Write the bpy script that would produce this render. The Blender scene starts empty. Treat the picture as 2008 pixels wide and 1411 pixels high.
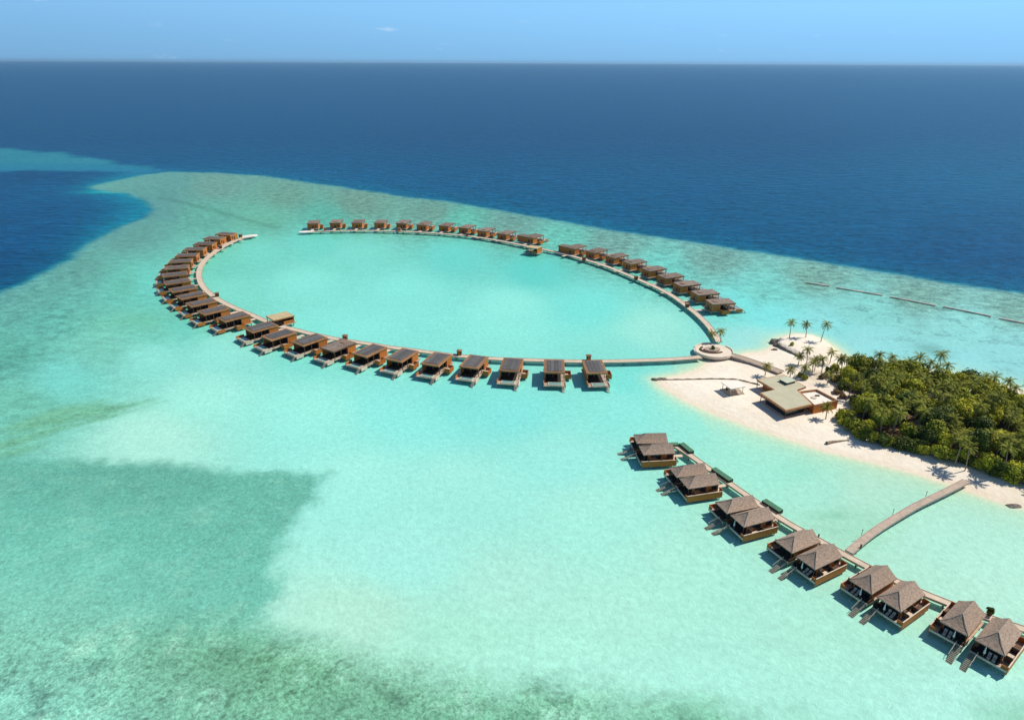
import bpy, bmesh, math, random
import numpy as np
from mathutils import Vector, Matrix, noise as mnoise
random.seed(7); rng = np.random.default_rng(7)
SC = bpy.context.scene
COL = SC.collection
PI = math.pi
R = math.radians
# ------------------------------------------------------------------ camera model (drone at 120 m)
H = 120.0; FPX = 1357.0
ROLL = math.atan2(9, 2008); TH = math.atan(584.2 / FPX)

def P(px, py, z=0.0):
    """world (x, y) of the photo pixel on the horizontal plane at height z"""
    x = px - 1004; y = -(py - 705.5)
    u = (x * math.cos(ROLL) - y * math.sin(ROLL)) / FPX
    v = (x * math.sin(ROLL) + y * math.cos(ROLL)) / FPX
    s = (H - z) / (-v * math.cos(TH) + math.sin(TH))
    return (u * s, (math.cos(TH) + v * math.sin(TH)) * s)

def proj(X, Y):
    """photo pixel of ground points (numpy)"""
    d = Y * math.cos(TH) + H * math.sin(TH)
    up = Y * math.sin(TH) - H * math.cos(TH)
    u = X / d * FPX; v = up / d * FPX
    x = u * math.cos(ROLL) + v * math.sin(ROLL); y = -u * math.sin(ROLL) + v * math.cos(ROLL)
    return 1004 + x, 705.5 - y

def PL(pts, z=0.0): return np.array([P(a, b, z) for a, b in pts])

cam = bpy.data.cameras.new('camera'); camo = bpy.data.objects.new('camera', cam); COL.objects.link(camo)
cam.sensor_width = 36; cam.lens = 36 * FPX / 2008; cam.clip_start = 1; cam.clip_end = 600000
camo.matrix_world = Matrix.Translation((0, 0, H)) @ Matrix.Rotation(PI / 2 - TH, 4, 'X') @ Matrix.Rotation(ROLL, 4, 'Z')
SC.camera = camo

# ------------------------------------------------------------------ light
SUN_EL = R(48); SUN_AZ = math.atan2(0.93, 0.34)          # azimuth from +Y towards +X
sd = Vector((math.sin(SUN_AZ) * math.cos(SUN_EL), math.cos(SUN_AZ) * math.cos(SUN_EL), math.sin(SUN_EL)))
sl = bpy.data.lights.new('sun', 'SUN'); sl.energy = 4.5; sl.angle = R(0.53); sl.color = (1, .93, .80)
so = bpy.data.objects.new('sun', sl); COL.objects.link(so); so.rotation_euler = sd.to_track_quat('Z', 'Y').to_euler()
so.location = (200, 100, 300)

W = bpy.data.worlds.new('World'); SC.world = W; W.use_nodes = True
nt = W.node_tree; nt.nodes.clear()
def N(nt, t, **k):
    n = nt.nodes.new(t)
    for a, b in k.items():
        if a.startswith('i_'): n.inputs[int(a[2:])].default_value = b
        else: setattr(n, a, b)
    return n
sky = N(nt, 'ShaderNodeTexSky', sky_type='NISHITA', sun_disc=False, sun_elevation=SUN_EL, sun_rotation=SUN_AZ,
        altitude=120, air_density=1.0, dust_density=0.25, ozone_density=2.5)
tint = N(nt, 'ShaderNodeMixRGB', blend_type='MULTIPLY', i_0=1.0); tint.inputs[2].default_value = (.86, .95, 1.05, 1)
nt.links.new(sky.outputs[0], tint.inputs[1])
# thin wisps of cloud low over the sea
tc = N(nt, 'ShaderNodeTexCoord'); sep = N(nt, 'ShaderNodeSeparateXYZ'); nt.links.new(tc.outputs['Generated'], sep.inputs[0])
mp = N(nt, 'ShaderNodeMapping'); mp.inputs['Scale'].default_value = (16, 16, 75); nt.links.new(tc.outputs['Generated'], mp.inputs[0])
cn = N(nt, 'ShaderNodeTexNoise'); cn.inputs['Scale'].default_value = 1.0; cn.inputs['Detail'].default_value = 7; cn.inputs['Roughness'].default_value = .62
nt.links.new(mp.outputs[0], cn.inputs['Vector'])
cr = N(nt, 'ShaderNodeMapRange'); cr.inputs[1].default_value = .635; cr.inputs[2].default_value = .86
nt.links.new(cn.outputs[0], cr.inputs[0])
mu = N(nt, 'ShaderNodeMath', operation='MULTIPLY', i_1=.55); nt.links.new(cr.outputs[0], mu.inputs[0])
mixc = N(nt, 'ShaderNodeMixRGB'); nt.links.new(mu.outputs[0], mixc.inputs[0])
mixc.inputs[2].default_value = (11, 13, 14.5, 1)
# clear tropical air: the band above the sea keeps a light clean blue, a little brighter towards the sun
def wmath(op, x, y):
    k = N(nt, 'ShaderNodeMath', operation=op)
    for i, v in enumerate((x, y)):
        if isinstance(v, (int, float)): k.inputs[i].default_value = v
        else: nt.links.new(v, k.inputs[i])
    return k.outputs[0]
hz = N(nt, 'ShaderNodeMapRange', interpolation_type='SMOOTHSTEP'); hz.inputs[1].default_value = .12; hz.inputs[2].default_value = .55; nt.links.new(sep.outputs[2], hz.inputs[0])
low = N(nt, 'ShaderNodeMapRange'); low.inputs[1].default_value = 0; low.inputs[2].default_value = .06; low.inputs[3].default_value = .82; low.inputs[4].default_value = 1.0; nt.links.new(sep.outputs[2], low.inputs[0])
side = wmath('ADD', 1.0, wmath('MULTIPLY', wmath('ADD', wmath('MULTIPLY', sep.outputs[0], .9), wmath('MULTIPLY', sep.outputs[1], .3)), .28))
hv = wmath('MULTIPLY', low.outputs[0], wmath('SUBTRACT', side, .08))
hc = N(nt, 'ShaderNodeVectorMath', operation='SCALE'); hc.inputs[0].default_value = (4.0, 8.8, 14.3); nt.links.new(hv, hc.inputs['Scale'])
mixh = N(nt, 'ShaderNodeMixRGB'); nt.links.new(hz.outputs[0], mixh.inputs[0]); nt.links.new(hc.outputs[0], mixh.inputs[1]); nt.links.new(tint.outputs[0], mixh.inputs[2])
nt.links.new(mixh.outputs[0], mixc.inputs[1])
bg = N(nt, 'ShaderNodeBackground'); bg.inputs[1].default_value = .07
nt.links.new(mixc.outputs[0], bg.inputs[0])
wo = N(nt, 'ShaderNodeOutputWorld'); nt.links.new(bg.outputs[0], wo.inputs[0])
SC.view_settings.view_transform = 'Standard'; SC.view_settings.look = 'None'
SC.view_settings.exposure = 0; SC.view_settings.gamma = 1

# ------------------------------------------------------------------ materials
def lin(c):
    c = np.asarray(c, float) / 255.0
    return np.where(c <= .04045, c / 12.92, ((c + .055) / 1.055) ** 2.4)

def mat(name, col, rough=.75, spec=.3, noise=None, amt=.25, stretch=(1, 1, 1), rand=0.0, metal=0.0, bump=0.0, trans=0.0, second=None):
    m = bpy.data.materials.new(name); m.use_nodes = True
    t = m.node_tree; b = t.nodes['Principled BSDF']
    b.inputs['Roughness'].default_value = rough; b.inputs['Specular IOR Level'].default_value = spec; b.inputs['Metallic'].default_value = metal
    cur = N(t, 'ShaderNodeRGB'); cur.outputs[0].default_value = (*col, 1); cur = cur.outputs[0]
    if noise:
        tcn = N(t, 'ShaderNodeTexCoord'); mpn = N(t, 'ShaderNodeMapping'); mpn.inputs['Scale'].default_value = stretch
        oi = N(t, 'ShaderNodeObjectInfo'); ad = N(t, 'ShaderNodeVectorMath', operation='ADD')
        t.links.new(tcn.outputs['Object'], mpn.inputs[0]); t.links.new(mpn.outputs[0], ad.inputs[0])
        sc2 = N(t, 'ShaderNodeMath', operation='MULTIPLY', i_1=37.0); t.links.new(oi.outputs['Random'], sc2.inputs[0]); t.links.new(sc2.outputs[0], ad.inputs[1])
        nz = N(t, 'ShaderNodeTexNoise'); nz.inputs['Scale'].default_value = noise; nz.inputs['Detail'].default_value = 5; nz.inputs['Roughness'].default_value = .65
        t.links.new(ad.outputs[0], nz.inputs['Vector'])
        mr = N(t, 'ShaderNodeMapRange'); mr.inputs[1].default_value = .3; mr.inputs[2].default_value = .7
        t.links.new(nz.outputs[0], mr.inputs[0])
        mx = N(t, 'ShaderNodeMixRGB')
        lo = tuple(c * (1 - amt) for c in col); hi = second or tuple(min(1, c * (1 + amt)) for c in col)
        mx.inputs[1].default_value = (*lo, 1); mx.inputs[2].default_value = (*hi, 1)
        t.links.new(mr.outputs[0], mx.inputs[0]); cur = mx.outputs[0]
        if bump:
            bp = N(t, 'ShaderNodeBump'); bp.inputs['Distance'].default_value = bump
            t.links.new(nz.outputs[0], bp.inputs['Height']); t.links.new(bp.outputs[0], b.inputs['Normal'])
    if rand:
        oi = N(t, 'ShaderNodeObjectInfo'); mr = N(t, 'ShaderNodeMapRange'); mr.inputs[3].default_value = 1 - rand; mr.inputs[4].default_value = 1 + rand
        t.links.new(oi.outputs['Random'], mr.inputs[0])
        mh = N(t, 'ShaderNodeVectorMath', operation='SCALE'); t.links.new(cur, mh.inputs[0]); t.links.new(mr.outputs[0], mh.inputs['Scale']); cur = mh.outputs[0]
    t.links.new(cur, b.inputs['Base Color'])
    if trans:
        tr = N(t, 'ShaderNodeBsdfTranslucent'); t.links.new(cur, tr.inputs[0]); ms = N(t, 'ShaderNodeMixShader', i_0=trans)
        t.links.new(b.outputs[0], ms.inputs[1]); t.links.new(tr.outputs[0], ms.inputs[2]); t.links.new(ms.outputs[0], t.nodes['Material Output'].inputs[0])
    return m

M = dict(
    wood=mat('orange_wood', (.52, .168, .036), .6, .2, 1.2, .32, (1, 1, 4), rand=.12),
    darkwood=mat('dark_wood', (.11, .055, .028), .65, .3, 1.5, .35, (1, 1, 3), rand=.12),
    deck=mat('weathered_deck', (.50, .39, .30), .75, .25, .8, .3, (1, 1, 1), rand=.16),
    path=mat('pale_boardwalk', (.66, .54, .42), .8, .2, .35, .16, (1, 1, 1), rand=.05),
    jetty=mat('grey_jetty_boards', (.50, .395, .32), .8, .2, .5, .22),
    wetwood=mat('wet_green_boards', (.25, .235, .18), .7, .3, 1.2, .35),
    cream=mat('cream_boards', (.68, .56, .44), .75, .25, .8, .15),
    pile=mat('concrete_pile', (.24, .22, .19), .85, .2, 1.0, .3),
    roof=mat('brown_roof', (.25, .145, .085), .75, .25, .6, .3, rand=.22),
    shingle=mat('grey_brown_shingle', (.235, .185, .155), .85, .2, .5, .28, rand=.2),
    solar=mat('solar_glass', (.135, .125, .118), .5, .3, .7, .25, rand=.22),
    veranda_shade=mat('veranda_shade_boards', (.045, .036, .028), .7, .2, 1.0, .3),  # near-black: shade under the villa roofs is put into this colour
    glass=mat('dark_glass', (.02, .025, .026), .12, .5),
    thatch=mat('thatch', (.385, .285, .22), .95, .1, 1.6, .34, (1, 1, 2.5), rand=.07, bump=.12),
    ridge=mat('ridge_thatch', (.50, .39, .31), .95, .1, 2.0, .15),
    white=mat('white_canvas', (.78, .76, .72), .8, .2, 1.0, .05),
    whiteroof=mat('white_render', (.88, .82, .73), .8, .2, .6, .06),
    pool=mat('pool_water', (.20, .40, .38), .08, .5, .8, .15),
    tan=mat('tan_roof_felt', (.55, .44, .26), .85, .2, .4, .12),
    green_roof=mat('sage_roof', (.53, .50, .36), .85, .2, .25, .09),
    copper=mat('copper_fascia', (.42, .20, .08), .6, .3, 1.0, .28, rand=.15),
    sage_box=mat('sage_skylight', (.55, .58, .44), .7, .3, .6, .1),
    darkgreen=mat('dark_green_metal', (.05, .08, .07), .6, .3),
    net=mat('green_net', (.10, .24, .15), .85, .2, 2.5, .35),
    soil=mat('shaded_side_panel', (.035, .04, .03), .8, .2, 1.5, .3),  # near-black: shade on the trough sides is put into the colour
    rock=mat('groyne_rock', (.20, .175, .15), .9, .2, 1.4, .45, bump=.2),
    paleconc=mat('pale_concrete', (.46, .44, .38), .9, .2, .5, .3, bump=.1),
    platform=mat('sandy_platform', (.78, .68, .55), .9, .1, .25, .07),
    log=mat('driftwood', (.30, .22, .16), .9, .15, 1.0, .35),
    trunk=mat('palm_trunk', (.30, .24, .18), .9, .15, 1.2, .3),
    bark=mat('tree_bark', (.20, .16, .12), .9, .15, 1.2, .35),
    lounger=mat('lounger_canvas', (.60, .52, .44), .8, .2),
    leafA=mat('leaf_olive', (0.299, 0.317, 0.026), .6, .15, .55, .45, rand=.18, trans=.10),
    leafB=mat('leaf_dark', (0.097, 0.132, 0.019), .6, .15, .55, .45, rand=.18, trans=.08),
    leafC=mat('leaf_yellow', (0.440, 0.440, 0.031), .6, .15, .55, .35, rand=.15, trans=.10),
    palm=mat('palm_frond', (0.176, 0.220, 0.035), .75, .08, .8, .4, rand=.2, trans=.15, second=(.36, .36, .06)),
    palmdry=mat('palm_frond_dry', (.46, .34, .08), .6, .15, .8, .4, rand=.15, trans=.15, second=(.30, .33, .06)),
    dry=mat('dry_leaf', (.30, .19, .085), .7, .2, .7, .4, rand=.15, trans=.1),
)

# ------------------------------------------------------------------ mesh + object helpers
class MB:
    def __init__(s): s.v = []; s.f = []; s.sm = False
    def poly(s, pts): 
        b = len(s.v); s.v += [tuple(p) for p in pts]; s.f.append(tuple(range(b, b + len(pts)))); return s
    def box(s, x0, x1, y0, y1, z0, z1):
        if x0 > x1: x0, x1 = x1, x0
        if y0 > y1: y0, y1 = y1, y0
        b = len(s.v)
        s.v += [(x0, y0, z0), (x1, y0, z0), (x1, y1, z0), (x0, y1, z0), (x0, y0, z1), (x1, y0, z1), (x1, y1, z1), (x0, y1, z1)]
        s.f += [tuple(b + i for i in q) for q in ((0, 3, 2, 1), (4, 5, 6, 7), (0, 1, 5, 4), (1, 2, 6, 5), (2, 3, 7, 6), (3, 0, 4, 7))]
        return s
    def cyl(s, x, y, z0, z1, r0, r1=None, n=8, x1=None, y1=None):
        r1 = r0 if r1 is None else r1; x1 = x if x1 is None else x1; y1 = y if y1 is None else y1
        b = len(s.v)
        for (cx, cy, z, r) in ((x, y, z0, r0), (x1, y1, z1, r1)):
            s.v += [(cx + r * math.cos(2 * PI * i / n), cy + r * math.sin(2 * PI * i / n), z) for i in range(n)]
        s.f += [(b + i, b + (i + 1) % n, b + n + (i + 1) % n, b + n + i) for i in range(n)]
        s.f += [tuple(b + n + i for i in range(n)), tuple(b + i for i in reversed(range(n)))]
        return s
    def tube(s, pts, rad, n=6):
        b = len(s.v); pts = [Vector(p) for p in pts]
        for i, p in enumerate(pts):
            d = (pts[min(i + 1, len(pts) - 1)] - pts[max(i - 1, 0)]).normalized()
            a = d.cross(Vector((0.3, 1, 0.1))).normalized(); c = d.cross(a)
            r = rad[i] if isinstance(rad, (list, tuple)) else rad
            s.v += [tuple(p + a * r * math.cos(2 * PI * k / n) + c * r * math.sin(2 * PI * k / n)) for k in range(n)]
        for i in range(len(pts) - 1):
            s.f += [(b + i * n + k, b + i * n + (k + 1) % n, b + (i + 1) * n + (k + 1) % n, b + (i + 1) * n + k) for k in range(n)]
        s.f.append(tuple(b + (len(pts) - 1) * n + k for k in range(n)))
        return s
    def prism(s, pts, z0, z1):
        n = len(pts); b = len(s.v)
        s.v += [(p[0], p[1], z0) for p in pts] + [(p[0], p[1], z1) for p in pts]
        s.f += [(b + i, b + (i + 1) % n, b + n + (i + 1) % n, b + n + i) for i in range(n)]
        s.f += [tuple(b + n + i for i in range(n)), tuple(b + i for i in reversed(range(n)))]
        return s
    def build(s, name, m, parent=None, loc=None):
        me = bpy.data.meshes.new(name); me.from_pydata(s.v, [], s.f)
        bm = bmesh.new(); bm.from_mesh(me); bmesh.ops.recalc_face_normals(bm, faces=bm.faces) if not s.sm else None; bm.to_mesh(me); bm.free()
        me.materials.append(M[m] if isinstance(m, str) else m)
        o = bpy.data.objects.new(name, me); COL.objects.link(o)
        if parent: o.parent = parent
        if loc: o.location = loc
        return o

def tag(o, label=None, cat=None, group=None, kind=None):
    if label: o['label'] = label
    if cat: o['category'] = cat
    if group: o['group'] = group
    if kind: o['kind'] = kind
    return o

def empty(name, loc=(0, 0, 0), rz=0.0):
    o = bpy.data.objects.new(name, None); COL.objects.link(o); o.location = loc; o.rotation_euler = (0, 0, rz); o.empty_display_size = .5
    return o

KIDS = {}
def kids(o):
    if o.name not in KIDS: KIDS[o.name] = [c for c in bpy.data.objects if c.parent == o]
    return KIDS[o.name]
def copy_tree(o, parent=None):
    c = o.copy(); COL.objects.link(c); c.parent = parent
    for ch in kids(o): copy_tree(ch, c)
    return c

def path_strip(pts, w, z0, z1):
    """slab following a polyline"""
    p = np.asarray(pts, float); mb = MB(); n = len(p)
    t = np.gradient(p, axis=0); t /= np.linalg.norm(t, axis=1)[:, None]; nn = np.c_[-t[:, 1], t[:, 0]]
    A = p + nn * w / 2; B = p - nn * w / 2
    for i in range(n):
        mb.v += [(*A[i], z0), (*B[i], z0), (*B[i], z1), (*A[i], z1)]
    for i in range(n - 1):
        a = 4 * i; b = a + 4
        mb.f += [(a, a + 1, b + 1, b), (a + 1, a + 2, b + 2, b + 1), (a + 2, a + 3, b + 3, b + 2), (a + 3, a, b, b + 3)]
    mb.f += [(0, 1, 2, 3), (4 * n - 4, 4 * n - 3, 4 * n - 2, 4 * n - 1)]
    return mb

def resample(p, step, smooth=0):
    p = np.asarray(p, float)
    d = np.r_[0, np.cumsum(np.linalg.norm(np.diff(p, axis=0), axis=1))]
    n = max(2, int(d[-1] / step) + 1); t = np.linspace(0, d[-1], n)
    q = np.c_[np.interp(t, d, p[:, 0]), np.interp(t, d, p[:, 1])]
    for _ in range(smooth):
        q[1:-1] = (q[:-2] + 2 * q[1:-1] + q[2:]) / 4
    return q

# ------------------------------------------------------------------ fields for the water and the beach
def vnoise(x, y, seed=0):
    xi = np.floor(x); yi = np.floor(y); fx = x - xi; fy = y - yi
    def h(a, b):
        v = np.sin(a * 127.1 + b * 311.7 + seed * 74.7) * 43758.5453; return v - np.floor(v)
    ux = fx * fx * (3 - 2 * fx); uy = fy * fy * (3 - 2 * fy)
    return (h(xi, yi) * (1 - ux) + h(xi + 1, yi) * ux) * (1 - uy) + (h(xi, yi + 1) * (1 - ux) + h(xi + 1, yi + 1) * ux) * uy
def fbm(x, y, sc, o=4, seed=0):
    a = 0; amp = .5; tot = 0
    for k in range(o):
        a = a + amp * vnoise(x / sc * 2 ** k, y / sc * 2 ** k, seed + k); tot += amp; amp *= .55
    return a / tot - .5
def sdf(X, Y, poly):
    """signed distance, positive inside"""
    p = np.asarray(poly); q = np.roll(p, -1, axis=0)
    d2 = np.full(X.shape, 1e30); ins = np.zeros(X.shape, bool)
    for (ax, ay), (bx, by) in zip(p, q):
        ex, ey = bx - ax, by - ay; wx, wy = X - ax, Y - ay
        t = np.clip((wx * ex + wy * ey) / max(ex * ex + ey * ey, 1e-9), 0, 1)
        d2 = np.minimum(d2, (wx - t * ex) ** 2 + (wy - t * ey) ** 2)
        c = ((ay <= Y) & (by > Y)) | ((by <= Y) & (ay > Y))
        ins ^= c & (X < ax + (Y - ay) / (ey if abs(ey) > 1e-9 else 1e-9) * ex)
    d = np.sqrt(d2); return np.where(ins, d, -d)
def sm(a, b, x):
    t = np.clip((x - a) / (b - a), 0, 1); return t * t * (3 - 2 * t)

REEF = PL([(330, 336), (420, 338), (520, 345), (640, 362), (780, 383), (900, 398), (1050, 425), (1200, 452), (1400, 480), (1600, 512), (1800, 545), (2008, 573), (2400, 640),
           (2600, 1700), (-500, 1700), (-500, 760), (-120, 620), (0, 572), (30, 560), (100, 525), (160, 485), (220, 450), (270, 430), (293, 412), (291, 398), (250, 380), (180, 373), (176, 366), (240, 350), (292, 341)])
STRIP = PL([(-400, 262), (0, 290), (100, 300), (240, 320), (330, 336), (292, 339), (150, 334), (0, 334), (-400, 332)])
INLET = PL([(-400, 334), (0, 335), (150, 335), (292, 340), (240, 350), (176, 366), (180, 373), (250, 380), (291, 398), (293, 412), (270, 430), (220, 450), (160, 485), (100, 525), (30, 560), (0, 572), (-120, 620), (-500, 760)])
SEAGRASS = PL([(-100, 893), (95, 903), (200, 903), (360, 908), (480, 928), (560, 925), (632, 930), (625, 965), (590, 1010), (555, 1060), (545, 1110), (550, 1160), (520, 1220), (560, 1245), (650, 1265),
               (750, 1285), (830, 1300), (900, 1330), (980, 1345), (1050, 1330), (1110, 1345), (1160, 1370), (1230, 1395), (1320, 1405), (1420, 1400), (1500, 1420), (1560, 1600), (-400, 1600)])
STREAK = PL([(0, 862), (30, 836), (70, 815), (120, 799), (200, 786), (295, 790), (220, 815), (150, 825), (110, 840), (60, 874), (0, 897), (-60, 905), (-60, 880)])
ISLAND = PL([(1283, 743), (1300, 760), (1340, 785), (1400, 812), (1470, 838), (1540, 860), (1620, 885), (1700, 905), (1800, 931), (1880, 957), (1960, 985), (2008, 996), (2200, 1065), (2500, 1190), (2500, 900),
             (2200, 808), (2008, 766), (1950, 751), (1890, 737), (1835, 729), (1780, 717), (1700, 708), (1655, 698), (1640, 684), (1615, 667), (1590, 658), (1560, 656), (1532, 661), (1514, 671), (1512, 682), (1495, 688), (1460, 692), (1440, 699),
             (1400, 704), (1385, 709), (1372, 721), (1335, 735)])
TERRACE = PL([(1519, 672), (1533, 662), (1560, 657), (1590, 659), (1613, 668), (1632, 682), (1640, 696), (1625, 708), (1600, 712), (1575, 704), (1555, 694), (1535, 683)])
FOREST = PL([(1625, 732), (1660, 724), (1700, 726), (1780, 738), (1850, 757), (1910, 768), (2008, 790), (2120, 830), (2230, 1010), (2008, 955), (1960, 940), (1900, 916), (1840, 904), (1770, 886), (1700, 870), (1668, 850), (1655, 828), (1664, 800), (1640, 765)])

# sRGB look of the water at places of the photograph: (px, py, r, g, b, reefiness, coral spots)
CP = [(340,352,102,164,164,0.6,0),(420,362,115,165,159,0.8,0),(560,382,113,165,155,0.92,0),(700,397,117,161,151,0.92,0),(850,417,115,163,155,0.92,0.2),(1000,442,115,167,161,0.92,0.3),(1200,478,119,171,165,0.92,0.4),
(1400,506,119,171,165,0.92,0.4),(1600,541,123,173,163,0.92,0.3),(1800,575,125,173,163,0.92,0.3),(2000,606,127,175,165,0.92,0.3),(400,420,105,179,167,0.57,0),(520,430,112,188,171,0.4,0),(640,425,99,183,171,0.69,0.2),
(620,470,116,216,205,0.1,0),(900,432,105,193,179,0.69,0.4),(1100,472,111,199,187,0.69,0.5),(1300,528,120,212,203,0.4,0.6),(1500,572,126,212,205,0.35,0.6),(1700,608,140,216,211,0.25,0.7),(1900,648,149,222,220,0.2,0.7),
(1500,620,134,232,231,0.1,0.3),(1700,668,153,226,228,0.08,0.5),(1900,718,153,226,228,0.05,0.4),(2000,690,151,222,222,0.1,0.6),(1620,640,146,226,227,0.1,0.5),(1450,600,128,230,227,0.1,0.3),(318,405,100,162,162,0.5,0),
(250,458,103,164,161,0.45,0),(150,530,103,169,161,0.57,0),(50,592,103,173,165,0.57,0),(100,625,103,183,171,0.57,0.2),(250,560,108,194,179,0.35,0),(200,680,124,204,187,0.3,0),(30,700,100,180,165,0.5,0),
(300,650,120,206,189,0.25,0),(300,700,145,230,216,0.08,0),(120,740,125,216,204,0.2,0),(350,630,116,212,199,0.2,0),(40,790,118,198,179,0.35,0),(290,560,114,212,201,0.2,0),(450,690,149,232,220,0.03,0),
(400,770,163,239,224,0.03,0),(600,810,157,239,226,0.02,0),(800,800,145,236,228,0.02,0),(1000,800,139,235,228,0.02,0),(1200,800,147,236,226,0.02,0),(300,860,177,239,222,0.06,0),(700,950,167,242,228,0.03,0),
(900,950,167,240,227,0.03,0),(1100,900,161,240,228,0.02,0),(1150,1000,171,242,226,0.04,0),(800,1100,171,242,228,0.05,0),(1000,1150,179,240,222,0.06,0),(700,1200,183,239,218,0.08,0),(900,1250,175,240,218,0.08,0),
(1200,1200,177,240,220,0.06,0),(1100,1290,177,242,223,0.12,0.1),(1400,1300,175,240,222,0.08,0),(1700,1350,175,238,220,0.08,0),(1350,1100,175,240,220,0.05,0),(1900,1390,179,242,226,0.1,0),(1600,1240,175,238,218,0.06,0),
(1500,900,165,236,216,0.03,0),(1700,962,183,237,216,0.04,0),(1600,960,171,236,216,0.05,0),(1850,1050,183,240,221,0.05,0),(1950,1120,186,240,221,0.05,0),(1650,1025,171,230,206,0.12,0),(1800,1120,181,238,218,0.04,0),
(1560,920,161,234,213,0.03,0),(500,495,122,216,203,0.12,0),(430,520,118,212,197,0.15,0),(700,500,128,222,211,0.08,0),(900,500,114,218,211,0.06,0),(1050,530,104,214,207,0.04,0),(600,560,140,232,221,0.05,0),
(800,580,140,234,225,0.03,0),(1000,600,148,235,225,0.03,0),(1150,600,126,228,221,0.03,0),(1280,650,159,234,220,0.02,0),(1000,660,145,234,223,0.02,0),(700,630,142,234,225,0.03,0),(450,570,130,222,207,0.1,0),
(1200,690,141,228,216,0.02,0),(1230,740,127,230,222,0.02,0),(1480,664,163,230,226,0.02,0),(1350,770,157,236,218,0,0),(600,680,131,230,218,0.03,0),(900,780,135,232,224,0.02,0)]
CPD = [(1950,500,46,99,143),(1500,440,48,101,143),(1000,350,48,102,144),(500,280,50,104,146),(1950,300,54,108,150)]

HAZE = 1.9e-5
KE = np.array([1.07, 1.06, 1.08])            # light a flat diffuse surface sends back per unit albedo
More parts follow.
